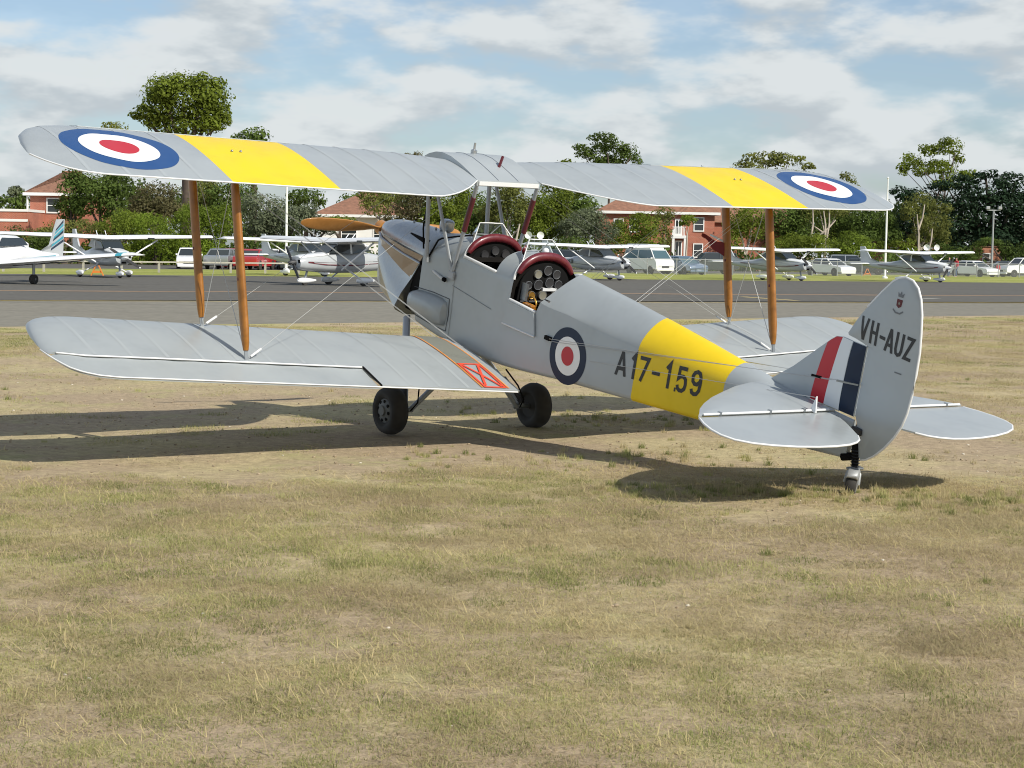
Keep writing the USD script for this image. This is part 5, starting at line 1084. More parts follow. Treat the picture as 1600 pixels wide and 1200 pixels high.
# ================================================================== buildings
def wall_windows(parent, wins, yf, h=0.0):
    for x0, x1, z0, z1 in wins:
        w = part(parent, 'window', cat(bx(x0 - .10, x1 + .10, yf - .07, yf + .02, z1, z1 + .10), bx(x0 - .10, x1 + .10, yf - .10, yf + .02, z0 - .12, z0), bx(x0 - .10, x0, yf - .07, yf + .02, z0, z1), bx(x1, x1 + .10, yf - .07, yf + .02, z0, z1), bx(x0, x1, yf - .05, yf + .01, (z0 + z1) / 2 - .035, (z0 + z1) / 2 + .035)), 'frame_white')
        part(w, 'pane', bx(x0, x1, yf - .018, yf + .01, z0, (z0 + z1) / 2 - .035), 'dark_glass'); part(w, 'pane', bx(x0, x1, yf - .03, yf + .01, (z0 + z1) / 2 + .035, z1), 'dark_glass')
def hip_roof(parent, x0, x1, y0, y1, z0, z1, inset, name='roof', mat='roof_tile', over=.5):
    a = [(x0 - over, y0 - over), (x1 + over, y0 - over), (x1 + over, y1 + over), (x0 - over, y1 + over)]; ym = (y0 + y1) / 2
    v = [[x, y, z0] for x, y in a] + [[x0 + inset, ym, z1], [x1 - inset, ym, z1]] + [[x, y, z0 - .02] for x, y in a]
    f = [[0, 1, 5], [0, 5, 4], [1, 2, 5], [2, 3, 4], [2, 4, 5], [3, 0, 4], [6, 8, 7], [6, 9, 8]]
    r = part(parent, name, (v, f), mat)
    part(parent, 'fascia', cat(bx(x0 - over - .02, x1 + over + .02, y0 - over - .03, y0 - over + .05, z0 - .24, z0 + .02), bx(x0 - over - .03, x0 - over + .05, y0 - over + .052, y1 + over, z0 - .24, z0 + .02), bx(x1 + over - .05, x1 + over + .03, y0 - over + .052, y1 + over, z0 - .24, z0 + .02)), 'frame_white')
    part(parent, 'soffit', bx(x0 - over + .055, x1 + over - .055, y0 - over + .055, y1 + over - .01, z0 - .10, z0 - .05), 'eaves')
    part(r, 'ridge_cap', tube([[x0 + inset, ym, z1 + .02], [x1 - inset, ym, z1 + .02]], .12, 8), 'roof_tile')
    return r
def block(name, label, u0, u1, v_eave, D, depth):
    um = (u0 + u1) / 2; D = deep(um, D); c = at(um, v_eave, D); x0, x1 = at(u0, v_eave, D)[0] - c[0], at(u1, v_eave, D)[0] - c[0]
    t = thing(name, label, 'building', (c[0], D, 0)); H = c[2]
    return t, x0, x1, H, (lambda u, v: (at(u, v, D)[0] - c[0], at(u, v, D)[2]))
# main two storey brick block
t, x0, x1, H, px = block('brick_house', 'two storey red brick house with white framed windows and porch behind the blue sedan', 938, 1117, 331, 218, 11)
part(t, 'wall', bx(x0, x1, 0, 11, -.1, H - .1), 'brick'); hip_roof(t, x0, x1, 0, 11, H, H + 3.0, 5.0)
xa, za = px(1124, 400); part(t, 'side_wall', bx(x1 + .01, px(1240, 400)[0], 4.5, 11, -.1, H - .9), 'brick')
part(t, 'side_roof', loft([[[x, 4.1, H - .88], [x, 11, H - .88], [x, 7.5, H + 1.2]] for x in (x1 + .02, px(1241, 400)[0])]), 'roof_tile')
def wr(u0_, v0_, u1_, v1_): a, b = px(u0_, v1_), px(u1_, v0_); return (a[0], b[0], a[1], b[1])
wall_windows(t, [wr(1085, 341, 1099, 360), wr(1084, 382, 1097, 401), wr(985, 343, 998, 361), wr(960, 343, 973, 361)], 0)
a, b = px(1049, 372), px(1070, 369)
pc = part(t, 'porch', cat(bx(a[0] - .1, b[0] + .1, -1.3, -.01, a[1] - .02, b[1] + .05)), 'frame_white')
for u in (1050.5, 1069): xx = px(u, 370)[0]; part(pc, 'porch_column', bx(xx - .13, xx + .13, -1.28, -1.02, 0, a[1] - .022), 'frame_white')
xx = px(1050.5, 370)[0]; part(pc, 'porch_post', bx(xx - .13, xx + .13, -1.28, -1.02, b[1] + .052, px(1050, 358)[1]), 'frame_white')
for k in range(9): xx = a[0] + .15 + k * (b[0] - a[0] - .3) / 8; part(pc, 'baluster', bx(xx - .03, xx + .03, -1.25, -1.19, b[1] + .052, b[1] + .85), 'frame_white')
part(pc, 'handrail', bx(a[0], b[0], -1.26, -1.18, b[1] + .852, b[1] + .92), 'frame_white')
for v0, v1 in ((342, 368), (376, 402)):
    q = wr(1054, v0, 1066, v1); d_ = part(t, 'door', bx(q[0], q[1], -.06, .02, q[2], q[3]), 'frame_white')
    part(d_, 'door_pane', bx(q[0] + .12, (q[0] + q[1]) / 2 - .05, -.075, -.02, q[2] + .2, q[3] - .15), 'dark_glass'); part(d_, 'door_pane', bx((q[0] + q[1]) / 2 + .05, q[1] - .12, -.075, -.02, q[2] + .2, q[3] - .15), 'dark_glass')
# left block
t, x0, x1, H, px = block('brick_house', 'red brick house with hipped tile roof above the low wing aeroplane on the left', 47, 140, 302, 226, 9)
part(t, 'wall', bx(x0, x1, 0, 9, -.1, H - .1), 'brick'); hip_roof(t, x0, x1, 0, 9, H, H + 2.0, 3.5)
wall_windows(t, [wr(74.5, 311, 91, 331), wr(110, 311, 126, 331)], 0); part(t, 'downpipe', tube([[x0 - .2, -.12, 0], [x0 - .2, -.12, H - .3]], .09, 8), 'frame_white')
t, x0, x1, H, px = block('brick_annex', 'low flat roofed red brick annex with white bands at the left edge', -60, 43, 330, 222, 6)
zb = px(0, 344)[1]; part(t, 'wall', bx(x0, x1, 0, 6, -.1, H), 'brick')
part(t, 'parapet_band', bx(x0 - .05, x1 + .05, -.08, 6.05, H + .002, H + .22), 'frame_white'); part(t, 'window_band', bx(x0 - .04, x1 + .04, -.06, -.002, zb - .1, zb + .12), 'frame_white')
wall_windows(t, [(x0 + 3 + 3 * k, x0 + 4.4 + 3 * k, .9, 2.2) for k in range(2)], 0)
# house with the white gable wall behind the propeller
t, x0, x1, H, px = block('tiled_house', 'house with broad terracotta tile roof and white wall behind the wooden propeller', 500, 640, 336, 236, 9)
part(t, 'wall', bx(x0, x1, 0, 9, -.1, H - .1), 'frame_white'); hip_roof(t, x0, x1, 0, 9, H, px(545, 300)[1], 3.6, over=.8)
wall_windows(t, [(x0 + 2.2 + 3.2 * k, x0 + 3.6 + 3.2 * k, H - 2.6, H - 1.2) for k in range(3)], 0)
t, x0, x1, H, px = block('brick_shed', 'small orange brick building with white window beside the floodlight post', 1534, 1564, 386, 214, 4)
part(t, 'wall', bx(x0, x1, 0, 4, -.1, H), 'brick_orange'); part(t, 'roof', bx(x0 - .1, x1 + .1, -.1, 4.1, H + .002, H + .08), 'roof_tile'); wall_windows(t, [wr(1536, 397, 1546, 408)], 0)
t, x0, x1, H, px = block('brick_wall_building', 'low orange brick building half hidden by shrubs right of the tall flagpole', 1362, 1475, 380, 216, 5)
part(t, 'wall', bx(x0, x1, 0, 5, -.1, H), 'brick_orange'); part(t, 'roof', bx(x0 - .3, x1 + .3, -.3, 5.2, H + .002, H + .18), 'roof_tile'); wall_windows(t, [wr(1392, 388, 1402, 400), wr(1425, 388, 1435, 400)], 0)

# ================================================================== trees and shrubs
def leaves(lobes, n, size, seed, flat=0.0, shell=0.4):
    r_ = np.random.default_rng(seed); L = np.array(lobes, float)
    wgt = L[:, 3] * L[:, 4] + L[:, 4] * L[:, 5] + L[:, 3] * L[:, 5]; k = r_.choice(len(L), n, p=wgt / wgt.sum())
    d = r_.normal(size=(n, 3)); d /= np.linalg.norm(d, axis=1, keepdims=True)
    bump_ = meshkit.fbm(d * 2.6 + k[:, None] * 7.3, 3, seed % 50)
    rad = (shell + (1 - shell) * r_.random(n) ** 0.5) * (0.52 + 0.92 * bump_)
    P = L[k, :3] + d * L[k, 3:6] * rad[:, None]
    P = P[P[:, 2] > 0.05]; d = d[:len(P)]; n = len(P)
    nrm = d * 1.25 + r_.normal(size=(n, 3)) * 0.55 + [0, 0, .30 + flat]; nrm /= np.linalg.norm(nrm, axis=1, keepdims=True)
    a = np.cross(nrm, r_.normal(size=(n, 3))); a /= np.linalg.norm(a, axis=1, keepdims=True); b = np.cross(nrm, a)
    s = size * (0.55 + 0.9 * r_.random(n))[:, None]; q = 0.42 + .3 * r_.random(n)[:, None]
    V = np.stack([P + a * s, P + b * s * q + nrm * s * .15, P - a * s, P - b * s * q + nrm * s * .15], 1).reshape(-1, 3)
    i = np.arange(n)[:, None] * 4
    return V, np.vstack([i + [0, 1, 2], i + [0, 2, 3]])
LEAF_N = 1.0
def tree(name, label, D, lobes, mat, size=.30, dens=1.0, trunk=None, bark='bark_dark', tr=.25, group=None, puff=6, flat=0.0, extra_trunks=(), category=None, shell=.4):
    D = deep(float(np.mean([l[0] for l in lobes])), D); size = size * .58 * D / 215
    """lobes: (u, v, ru, rv) as seen in the photograph, at distance D; every lobe is a body with its own depth."""
    sd = sum(ord(c) for c in label) * 7 + len(label); r_ = np.random.default_rng(sd); W = []
    for u, v, ru, rv in lobes:
        c = at(u, v, D); rx, rz = ru / ppm(D), rv / ppm(D); ry = (rx * .9 if rx < 2.5 * rz else rz * 1.6)
        c[1] += r_.uniform(-.35, .35) * ry
        W.append((*c, rx * .92, ry * .9, rz * .92))
        for _ in range(puff):
            d = r_.normal(size=3); d /= np.linalg.norm(d); k = r_.uniform(.32, .52)
            W.append((c[0] + d[0] * rx * .72, c[1] + d[1] * ry * .72, c[2] + d[2] * rz * .70, rx * k * 1.1, ry * k * 1.1, rz * k * 1.1))
    W = np.array(W); base = np.array([np.average(W[:, 0], weights=W[:, 3]), D, 0.0])
    if trunk is not None: base[0] = at(trunk, 400, D)[0]
    t = thing(name, label, category or ('tree' if name.endswith('tree') or name.endswith('gum') else 'shrub'), tuple(base), group=group)
    loc = W.copy(); loc[:, :3] -= base
    area = (W[:, 3] * W[:, 5]).sum() * 3.2; n = int(np.clip(area / (size * size) * 1.15 * dens * LEAF_N, 500, 34000))
    V, F_ = leaves(loc, n, size, sd, flat, shell)
    # the trunk and its limbs
    big = loc[::puff + 1]; cz = max(.6, float((big[:, 2] * big[:, 3]).sum() / big[:, 3].sum())); zlow = max(.3, float((big[:, 2] - big[:, 5]).min()))
    fork = np.array([0, 0, max(zlow * .8, .3)]); ms = [tube([[0, 0, -.1], fork * .5 + [tr * .4 * r_.normal(), 0, 0], fork], [tr * 1.2, tr, tr * .8], 7)]
    for b in big[:10]:
        e = b[:3]; mid = fork + (e - fork) * .5 + np.array([0, 0, -.10 * abs(e[0])]); ms.append(tube([fork, mid, e], [tr * .62, tr * .4, tr * .15], 6))
    for (ua, va, ub, vb) in extra_trunks:
        p, q = at(ua, va, D) - base, at(ub, vb, D) - base; p[1] = q[1] = -1.5; m = (p + q) / 2 + [.12, 0, 0]; ms.append(tube([p, m, q], [tr * .8, tr * .62, tr * .38], 7))
    part(t, 'trunk', cat(*ms), bark, True); part(t, 'crown', (V, F_), mat)
    return t
G1, G2 = 'trees behind the car park', 'shrubs along the car park'
tree('broad_tree', 'tallest rounded dense green tree rising above the port upper wing', 242, [(285, 150, 62, 42), (245, 172, 38, 28), (325, 178, 36, 32), (285, 195, 62, 20), (252, 135, 30, 20), (318, 136, 34, 24), (224, 178, 20, 16), (346, 182, 17, 20)], 'leaf_mid', .34, 1.25, 292, tr=.6, group=G1)
tree('olive_tree', 'small olive treetop left of the tallest tree, above the wing', 236, [(180, 202, 27, 13), (165, 225, 30, 22), (198, 222, 22, 18)], 'leaf_olive', .32, 1, 180, group=G1)
tree('dark_tree', 'dark treetop right of the tallest tree above the yellow wing band', 238, [(402, 212, 25, 17), (378, 220, 16, 14), (395, 250, 38, 34)], 'leaf_dark', .32, 1, 398, group=G1)
tree('dark_tree', 'dense dark tree overlapping the red brick house on the left', 214, [(112, 298, 28, 34), (105, 325, 24, 24), (130, 285, 25, 22)], 'leaf_dark', .27, 1, 112, group=G1)
tree('broad_tree', 'deep green rounded tree beside the dark one under the roundel', 212, [(155, 306, 38, 30), (175, 320, 26, 26), (140, 322, 25, 20), (180, 290, 30, 22)], 'leaf_dark', .27, 1, 158, group=G1)
tree('brown_tree', 'brownish wispy tree in the middle of the left green mass', 213, [(238, 308, 42, 26), (225, 330, 32, 20), (262, 325, 28, 22)], 'leaf_brown', .26, 1, 238, group=G1)
tree('olive_tree', 'olive tree with pale stem just left of the port front strut', 217, [(318, 300, 26, 24), (305, 322, 22, 20), (335, 318, 22, 22)], 'leaf_olive', .27, 1, 318, 'bark_pale', group=G1)
tree('dark_tree', 'dark olive tree seen between the port wing struts', 215, [(352, 310, 30, 26), (345, 330, 24, 20), (380, 305, 22, 24)], 'leaf_dark', .27, 1, 350, group=G1)
tree('green_shrub', 'olive shrub growing in front of the red brick house window', 205, [(95, 358, 30, 18), (130, 358, 32, 17), (70, 368, 22, 14)], 'leaf_olive', .20, 1, 100, group=G2)
tree('green_shrub', 'dark low shrub below the white bands of the brick annex', 204, [(38, 374, 34, 20), (10, 384, 28, 16), (75, 380, 26, 16)], 'leaf_dark', .2, 1, 35, group=G2)
tree('green_shrub', 'mid green shrub mass behind the left high wing aeroplane cabin', 203, [(180, 362, 30, 28), (205, 350, 30, 24), (160, 390, 30, 22), (195, 395, 28, 18)], 'leaf_mid', .2, 1, 185, group=G2)
tree('green_shrub', 'bright green bushy shrub left of the port front strut', 202, [(240, 358, 38, 30), (260, 385, 32, 32), (225, 388, 26, 26)], 'leaf_bright', .2, 1, 245, group=G2)
tree('green_hedge', 'tall bright green hedge mass reaching the ground between the port struts', 200, [(300, 350, 40, 32), (330, 365, 26, 42), (290, 388, 40, 30), (325, 398, 24, 24), (345, 345, 22, 28)], 'leaf_bright', .2, 1, 305, group=G2)
tree('grey_tree', 'grey green tree spreading left of the white flagpole', 207, [(415, 325, 38, 26), (440, 345, 50, 30), (400, 352, 26, 24), (470, 340, 34, 24)], 'leaf_grey', .24, 1, 440, group=G1)
tree('grey_tree', 'grey green tree spreading right of the white flagpole above the largest aeroplane', 206, [(495, 352, 28, 16), (478, 338, 22, 18), (515, 355, 22, 12)], 'leaf_grey', .23, 1, 490, group=G1)
tree('dark_tree', 'small dark treetop between the yellow wing and the tile roof', 244, [(480, 306, 26, 14), (498, 312, 16, 14), (460, 312, 18, 14)], 'leaf_dark', .3, .9, 480, group=G1)
tree('green_shrub', 'small bright shrub under the tile roof near the propeller', 214, [(532, 344, 24, 9), (515, 350, 20, 10)], 'leaf_bright', .2, 1, 530, group=G2)
tree('olive_gum', 'olive gum tree in front of the white wall above the engine cowl', 222, [(588, 318, 30, 24), (612, 305, 28, 18), (575, 305, 16, 16)], 'leaf_olive', .26, .9, 596, 'bark_pale', group=G1)
tree('olive_gum', 'gum tree with brown tinged leaves left of the cabane struts', 219, [(640, 318, 28, 26), (660, 305, 26, 20), (640, 345, 24, 22), (615, 340, 20, 20)], 'leaf_brown', .25, .8, 645, 'bark_pale', group=G1)
tree('brown_gum', 'thin brown treetop just above the wing left of the fuel tank', 232, [(636, 244, 13, 6), (654, 241, 9, 6), (645, 262, 16, 14)], 'leaf_brown', .22, .5, 645, 'bark_pale', group=G1, puff=3)
tree('broad_tree', 'mid green tree standing behind the forward cabane struts', 216, [(690, 325, 32, 28), (670, 345, 28, 26), (705, 350, 28, 26), (720, 310, 24, 22)], 'leaf_mid', .25, 1, 690, group=G1)
tree('olive_gum', 'olive gum with forked pale branches behind the front windscreen', 212, [(800, 318, 32, 26), (775, 335, 30, 26), (820, 340, 26, 26), (790, 300, 30, 18)], 'leaf_olive', .25, .85, 795, 'bark_pale', .18, group=G1, extra_trunks=((798, 395, 812, 350), (798, 395, 785, 345)))
tree('broad_tree', 'dark green tree behind the fuel tank and front cockpit', 224, [(745, 330, 34, 40), (765, 350, 28, 32), (735, 360, 30, 26)], 'leaf_dark', .27, 1, 748, group=G1)
tree('broad_tree', 'leafy tree between the cabane struts and the grey shrub', 210, [(848, 325, 30, 32), (865, 345, 28, 34), (842, 362, 24, 26), (880, 310, 24, 20)], 'leaf_mid', .25, 1, 855, group=G1)
tree('green_tree', 'small green treetop above the starboard wing root', 246, [(886, 257, 20, 8), (885, 285, 42, 24)], 'leaf_mid', .3, 1, 886, group=G1)
tree('tall_gum', 'open crowned gum tree rising above the middle of the starboard wing', 238, [(945, 222, 27, 18), (914, 237, 18, 14), (935, 246, 26, 13), (985, 239, 18, 17), (962, 234, 24, 17), (995, 252, 9, 10), (905, 231, 10, 9), (955, 255, 20, 9)], 'leaf_dark', .25, 1.0, 950, 'bark_dark', .14, group=G1, puff=5, extra_trunks=((950, 290, 948, 240), (955, 285, 985, 245)))
tree('grey_shrub', 'large grey green bush behind the lettered aeroplane', 205, [(915, 346, 38, 22), (895, 360, 30, 20), (940, 362, 24, 22), (925, 335, 20, 14)], 'leaf_grey', .2, 1, 915, group=G2)
tree('green_shrub', 'dark hedge under the grey green bush', 204, [(905, 388, 48, 20), (945, 392, 26, 16), (870, 388, 24, 18)], 'leaf_dark', .2, 1, 905, group=G2)
tree('green_shrub', 'mid green bush left of the white van roof in front of the brick house', 205, [(985, 360, 34, 26), (1010, 350, 28, 22), (1015, 378, 30, 22), (975, 385, 28, 20)], 'leaf_mid', .2, 1, 995, group=G2)
tree('slender_tree', 'slender young tree standing before the porch of the brick house', 206, [(1040, 332, 17, 13), (1033, 350, 16, 16), (1040, 370, 12, 18)], 'leaf_olive', .19, .8, 1040, 'bark_pale', .12, group=G1)
tree('slender_tree', 'small round green treetop in front of the upper brick house window', 207, [(1077, 343, 13, 10), (1068, 347, 8, 7)], 'leaf_bright', .18, 1, 1073, 'bark_pale', .10, group=G1)
tree('broad_tree', 'wide olive treetop above the starboard yellow wing band', 252, [(1195, 247, 32, 15), (1232, 250, 28, 12), (1165, 256, 18, 8), (1262, 259, 14, 6), (1205, 285, 70, 28)], 'leaf_olive', .32, 1, 1205, group=G1)
tree('olive_tree', 'tiny olive treetop beside the starboard wing roundel', 256, [(1322, 274, 13, 6), (1326, 290, 22, 14)], 'leaf_olive', .26, .8, 1324, group=G1)
tree('green_tree', 'leafy green tree right of the brick house between the starboard struts', 210, [(1155, 345, 28, 26), (1180, 335, 28, 22), (1175, 362, 24, 20), (1145, 375, 18, 18)], 'leaf_mid', .23, .9, 1165, 'bark_pale', group=G1)
tree('dark_tree', 'dark green tree to the right of the starboard rear strut', 213, [(1228, 345, 32, 28), (1215, 370, 28, 26), (1245, 365, 26, 24)], 'leaf_dark', .25, 1, 1228, group=G1)
tree('white_gum', 'gum with white bare trunks showing under the starboard wing', 209, [(1280, 322, 40, 18), (1255, 335, 20, 16), (1310, 328, 24, 16)], 'leaf_olive', .24, .7, 1288, 'bark_pale', .15, group=G1, extra_trunks=((1288, 372, 1292, 325), (1264, 370, 1266, 325), (1277, 368, 1302, 344), (1285, 372, 1283, 330)))
tree('dark_tree', 'dark shaded tree mass behind the white gum trunks', 228, [(1270, 345, 60, 36), (1320, 340, 40, 34), (1240, 330, 40, 30)], 'leaf_dark', .3, 1, 1280, group=G1)
tree('dark_tree', 'blue green tree left of the tall flagpole under the wing tip', 218, [(1350, 350, 32, 24), (1375, 340, 28, 28), (1345, 375, 26, 16), (1390, 365, 24, 24)], 'leaf_dark', .25, 1, 1358, group=G1)
tree('green_shrub', 'long bright green bush behind the aeroplane with the dark red stripe', 203, [(1240, 382, 32, 18), (1275, 380, 34, 20), (1215, 388, 22, 14)], 'leaf_mid', .19, 1, 1255, group=G2)
tree('green_shrub', 'rounded bright green bush above the white sedan', 202, [(1330, 382, 36, 21), (1310, 392, 26, 18), (1352, 392, 20, 16)], 'leaf_bright', .19, 1, 1330, group=G2)
tree('umbrella_gum', 'umbrella shaped gum with separate leaf clumps above the dark cypresses', 252, [(1487, 230, 25, 17), (1450, 236, 18, 12), (1425, 253, 22, 16), (1470, 262, 30, 13), (1411, 263, 10, 11), (1500, 248, 11, 10), (1440, 266, 14, 10), (1478, 280, 12, 11)], 'leaf_mid', .25, 1.1, 1472, 'bark_dark', .14, group=G1, puff=5, extra_trunks=((1470, 300, 1440, 270), (1470, 300, 1488, 240), (1465, 292, 1470, 268)))
CY = [(1545, 300, 60, 18), (1585, 285, 40, 16), (1510, 285, 28, 12), (1540, 272, 22, 8), (1575, 320, 60, 20), (1515, 318, 50, 18), (1600, 345, 50, 24), (1545, 345, 55, 22), (1500, 350, 40, 24), (1560, 372, 50, 22), (1510, 380, 44, 20), (1600, 385, 40, 22), (1625, 310, 40, 26)]
tree('cypress_tree', 'huge dark cypress with layered boughs filling the right edge', 226, CY, 'leaf_cypress', .34, 1.2, 1555, tr=.7, group=G1, flat=.5)
tree('cypress_tree', 'dark cypress left of the huge one, behind the pale gum', 229, [(1440, 306, 34, 12), (1410, 303, 22, 11), (1460, 322, 34, 18), (1420, 328, 30, 18), (1450, 350, 40, 22), (1415, 360, 30, 22), (1470, 290, 26, 10)], 'leaf_cypress', .32, 1.1, 1440, tr=.5, group=G1, flat=.4)
tree('broad_tree', 'olive topped tree joining the cypress skyline below the umbrella gum', 235, [(1502, 276, 24, 9), (1478, 290, 26, 10), (1515, 270, 14, 7)], 'leaf_mid', .27, 1, 1500, group=G1)
tree('pale_gum', 'pale trunked gum with drooping olive leaves in front of the cypresses', 211, [(1440, 318, 28, 16), (1468, 330, 20, 16), (1425, 335, 18, 14), (1452, 352, 30, 14), (1475, 368, 16, 16), (1440, 372, 22, 12), (1480, 348, 12, 12)], 'leaf_olive', .22, .85, 1436, 'bark_pale', .15, group=G1, extra_trunks=((1430, 398, 1428, 335), (1430, 360, 1440, 320), (1445, 395, 1452, 355)))
tree('dark_shrub', 'dark shrub at the foot of the cypress behind the parked white sedan', 206, [(1500, 398, 28, 16), (1478, 405, 20, 12)], 'leaf_dark', .2, 1, 1495, group=G2)
tree('dark_shrub', 'dark shrub right of the small orange brick building', 207, [(1592, 398, 24, 18), (1612, 400, 20, 16)], 'leaf_dark', .2, 1, 1595, group=G2)
tree('dark_tree', 'far dark tree belt behind the flat brick annex', 330, [(15, 318, 32, 14), (38, 310, 14, 12), (-15, 315, 28, 16)], 'leaf_dark', .4, 1, 15, group=G1)
tree('far_tree', 'hazy treetop poking above the far belt on the left edge', 345, [(28, 300, 14, 8), (22, 312, 20, 10)], 'leaf_grey', .4, 1, 27, group=G1)

for lab_, D_, lob in (
        ('far green tree belt filling the gap left of the tile roof', 262, [(420, 365, 40, 34), (455, 350, 36, 36), (380, 350, 36, 40)]),
        ('far green tree filling behind the tile roofed white house', 268, [(560, 330, 40, 30), (610, 320, 40, 36), (640, 350, 40, 40)]),
        ('far dark tree seen through the cabane struts', 264, [(690, 345, 50, 44), (745, 345, 50, 46), (800, 350, 46, 46)]),
        ('far dark tree seen over the rear cockpit', 266, [(860, 350, 50, 44), (915, 350, 46, 40), (900, 320, 40, 30)]),
        ('far dark tree belt behind the right end of the brick house', 262, [(1145, 345, 40, 44), (1195, 340, 44, 44), (1245, 345, 40, 44)]),
        ('far dark tree belt left of the tall flagpole', 266, [(1300, 350, 46, 44), (1355, 355, 46, 42), (1400, 350, 36, 44)]),
        ('far green tree belt behind the left brick house and annex', 270, [(150, 330, 46, 46), (200, 325, 46, 50), (250, 330, 46, 50), (310, 330, 46, 50), (100, 340, 40, 40)]),
        ('dark trees closing the view below the cypress boughs', 240, [(1445, 375, 50, 36), (1500, 370, 46, 40), (1560, 380, 46, 36), (1610, 380, 40, 36)])):
    tree('background_tree', lab_, D_, lob, 'leaf_dark', .36, 1, lob[0][0], group=G1)
tree('dark_shrub', 'dark shrubs overhanging the roof of the small orange brick building', 212, [(1545, 378, 24, 8), (1572, 388, 14, 14), (1524, 392, 12, 16)], 'leaf_dark', .2, 1, 1572, group=G2)
tree('green_shrub', 'loose green shrub in front of the low orange brick building', 211, [(1400, 392, 18, 16), (1376, 384, 12, 9), (1420, 384, 14, 12)], 'leaf_mid', .2, 1, 1402, group=G2)
tree('dark_shrub', 'dark shrub hiding the right half of the low orange brick building', 211, [(1465, 388, 24, 18), (1445, 396, 16, 14)], 'leaf_dark', .2, 1, 1462, group=G2)
ul = []
for u in np.arange(-90, 1700, 13.0):
    if 1042 < u < 1076 or 1532 < u < 1566: continue
    D_ = deep(u, 205) + rng.uniform(-2, 3); c = at(u, 400, D_); h_ = rng.uniform(.7, 1.7) * (.55 if 1076 <= u < 1122 else 1); ul.append((c[0], D_, h_ * .55, rng.uniform(1.0, 1.8), rng.uniform(1.0, 1.6), h_))
ug = part(None, 'undergrowth', leaves(ul, 26000, .17, 91), 'leaf_dark', label='dark undergrowth along the far side of the car park'); tag(ug.prim, None, 'undergrowth', None, 'stuff')
# ================================================================== grass
def patch(n, rad, hmin, hmax, lie, seed, w=.0028):
    r_ = np.random.default_rng(seed); V, F_ = [], []
    for i in range(n):
        a = r_.uniform(0, 2 * np.pi); rr = rad * math.sqrt(r_.random()); p = np.array([rr * math.cos(a), rr * math.sin(a), 0.0])
        h = r_.uniform(hmin, hmax); az = r_.uniform(0, 2 * np.pi); out = np.array([math.cos(az), math.sin(az), 0]); sd = np.array([-out[1], out[0], 0]) * w * r_.uniform(.7, 1.4)
        flat_ = r_.random() < lie; tilt = r_.uniform(1.25, 1.56) if flat_ else r_.uniform(.1, .8)
        z0 = r_.uniform(0, .012) if flat_ else 0
        d1 = out * math.sin(tilt * .7) + np.array([0, 0, math.cos(tilt * .7)]); d2 = out * math.sin(min(tilt * 1.35, 1.75)) + np.array([0, 0, math.cos(min(tilt * 1.35, 1.75))])
        p = p + [0, 0, z0]; m = p + d1 * h * .5; e = m + d2 * h * .5; k = len(V)
        V += [p - sd, p + sd, m + sd * .8, m - sd * .8, e]; F_ += [[k, k + 1, k + 2], [k, k + 2, k + 3], [k + 3, k + 2, k + 4]]
    return np.array(V), np.array(F_)
def scatter(name, label, cat_, protos, pts, idx, scl):
    path = '/World/' + numbered('/World', name); pi = UsdGeom.PointInstancer.Define(stage, path)
    tag(pi.GetPrim(), label, cat_, None, 'stuff'); rel = pi.CreatePrototypesRel()
    for k, (mesh_, mat) in enumerate(protos):
        q = f'{path}/clump' + (f'_{k:03d}' if k else ''); usdkit.mesh(stage, q, mesh_, M[mat]); rel.AddTarget(q)
    n = len(pts); yaw = rng.uniform(0, 2 * np.pi, n)
    pi.CreatePositionsAttr(Vt.Vec3fArray.FromNumpy(np.asarray(pts, np.float32))); pi.CreateProtoIndicesAttr(Vt.IntArray.FromNumpy(np.asarray(idx, np.int32)))
    pi.CreateScalesAttr(Vt.Vec3fArray.FromNumpy(np.asarray(scl, np.float32)))
    pi.CreateOrientationsAttr(Vt.QuathArray([Gf.Quath(float(math.cos(y / 2)), 0.0, 0.0, float(math.sin(y / 2))) for y in yaw]))
def field(y0, y1, per_m2, marg=1.12):
    n = int(per_m2 * (y1 - y0) * (y0 + y1) * .275 * marg * 1.0); y = np.sqrt(rng.uniform(y0 ** 2, y1 ** 2, n)); x = rng.uniform(-1, 1, n) * (y * .275 * marg + .2); return np.stack([x, y], 1)
def turf(p):                            # 0 bare dirt .. 1 full turf
    x, y = p[:, 0], p[:, 1]; P = np.stack([x, y, 0 * x], 1)
    n1, n2 = meshkit.fbm(P * .55, 4, 11), meshkit.fbm(P * 1.7, 3, 23)
    near_ = np.clip((15.2 + (n1 - .5) * 9 - np.clip(x, -3, 3) * .12 - y) / 3.2, 0, 1) * np.clip((16.5 - y) / 1.5, 0, 1); far_ = np.clip((y - 25.5 - (n1 - .5) * 8) / 2.5, 0, 1)
    side = np.clip((x - 4.3) / 1.2, 0, 1) * np.clip((y - 14.5) / 2, 0, 1) * .8
    base = np.maximum(np.maximum(near_ * (1.02 - .22 * np.clip(x / 2.2, 0, 1)), far_ * .85), np.maximum(side, .16))
    return np.clip(base + (n2 - .5) * 1.3 + (n1 - .5) * .9, 0, 1) * np.clip(base * 3, .25, 1)
def green(p):
    P = np.stack([p[:, 0], p[:, 1], 0 * p[:, 0]], 1); n = meshkit.fbm(P * .8 + 40, 4, 31)
    return np.clip(.30 - .17 * np.clip(p[:, 0] / 2, -1, 1) + (n - .5) * 2.2, 0, .85)
DRY = [(patch(130, .22, .03, .085, .93, 1, .0015), 'blade_tan'), (patch(130, .22, .03, .09, .90, 2, .0014), 'blade_dry'), (patch(130, .19, .02, .055, .60, 3, .0014), 'blade_dry'), (patch(120, .2, .02, .07, .82, 4, .0015), 'blade_straw')]
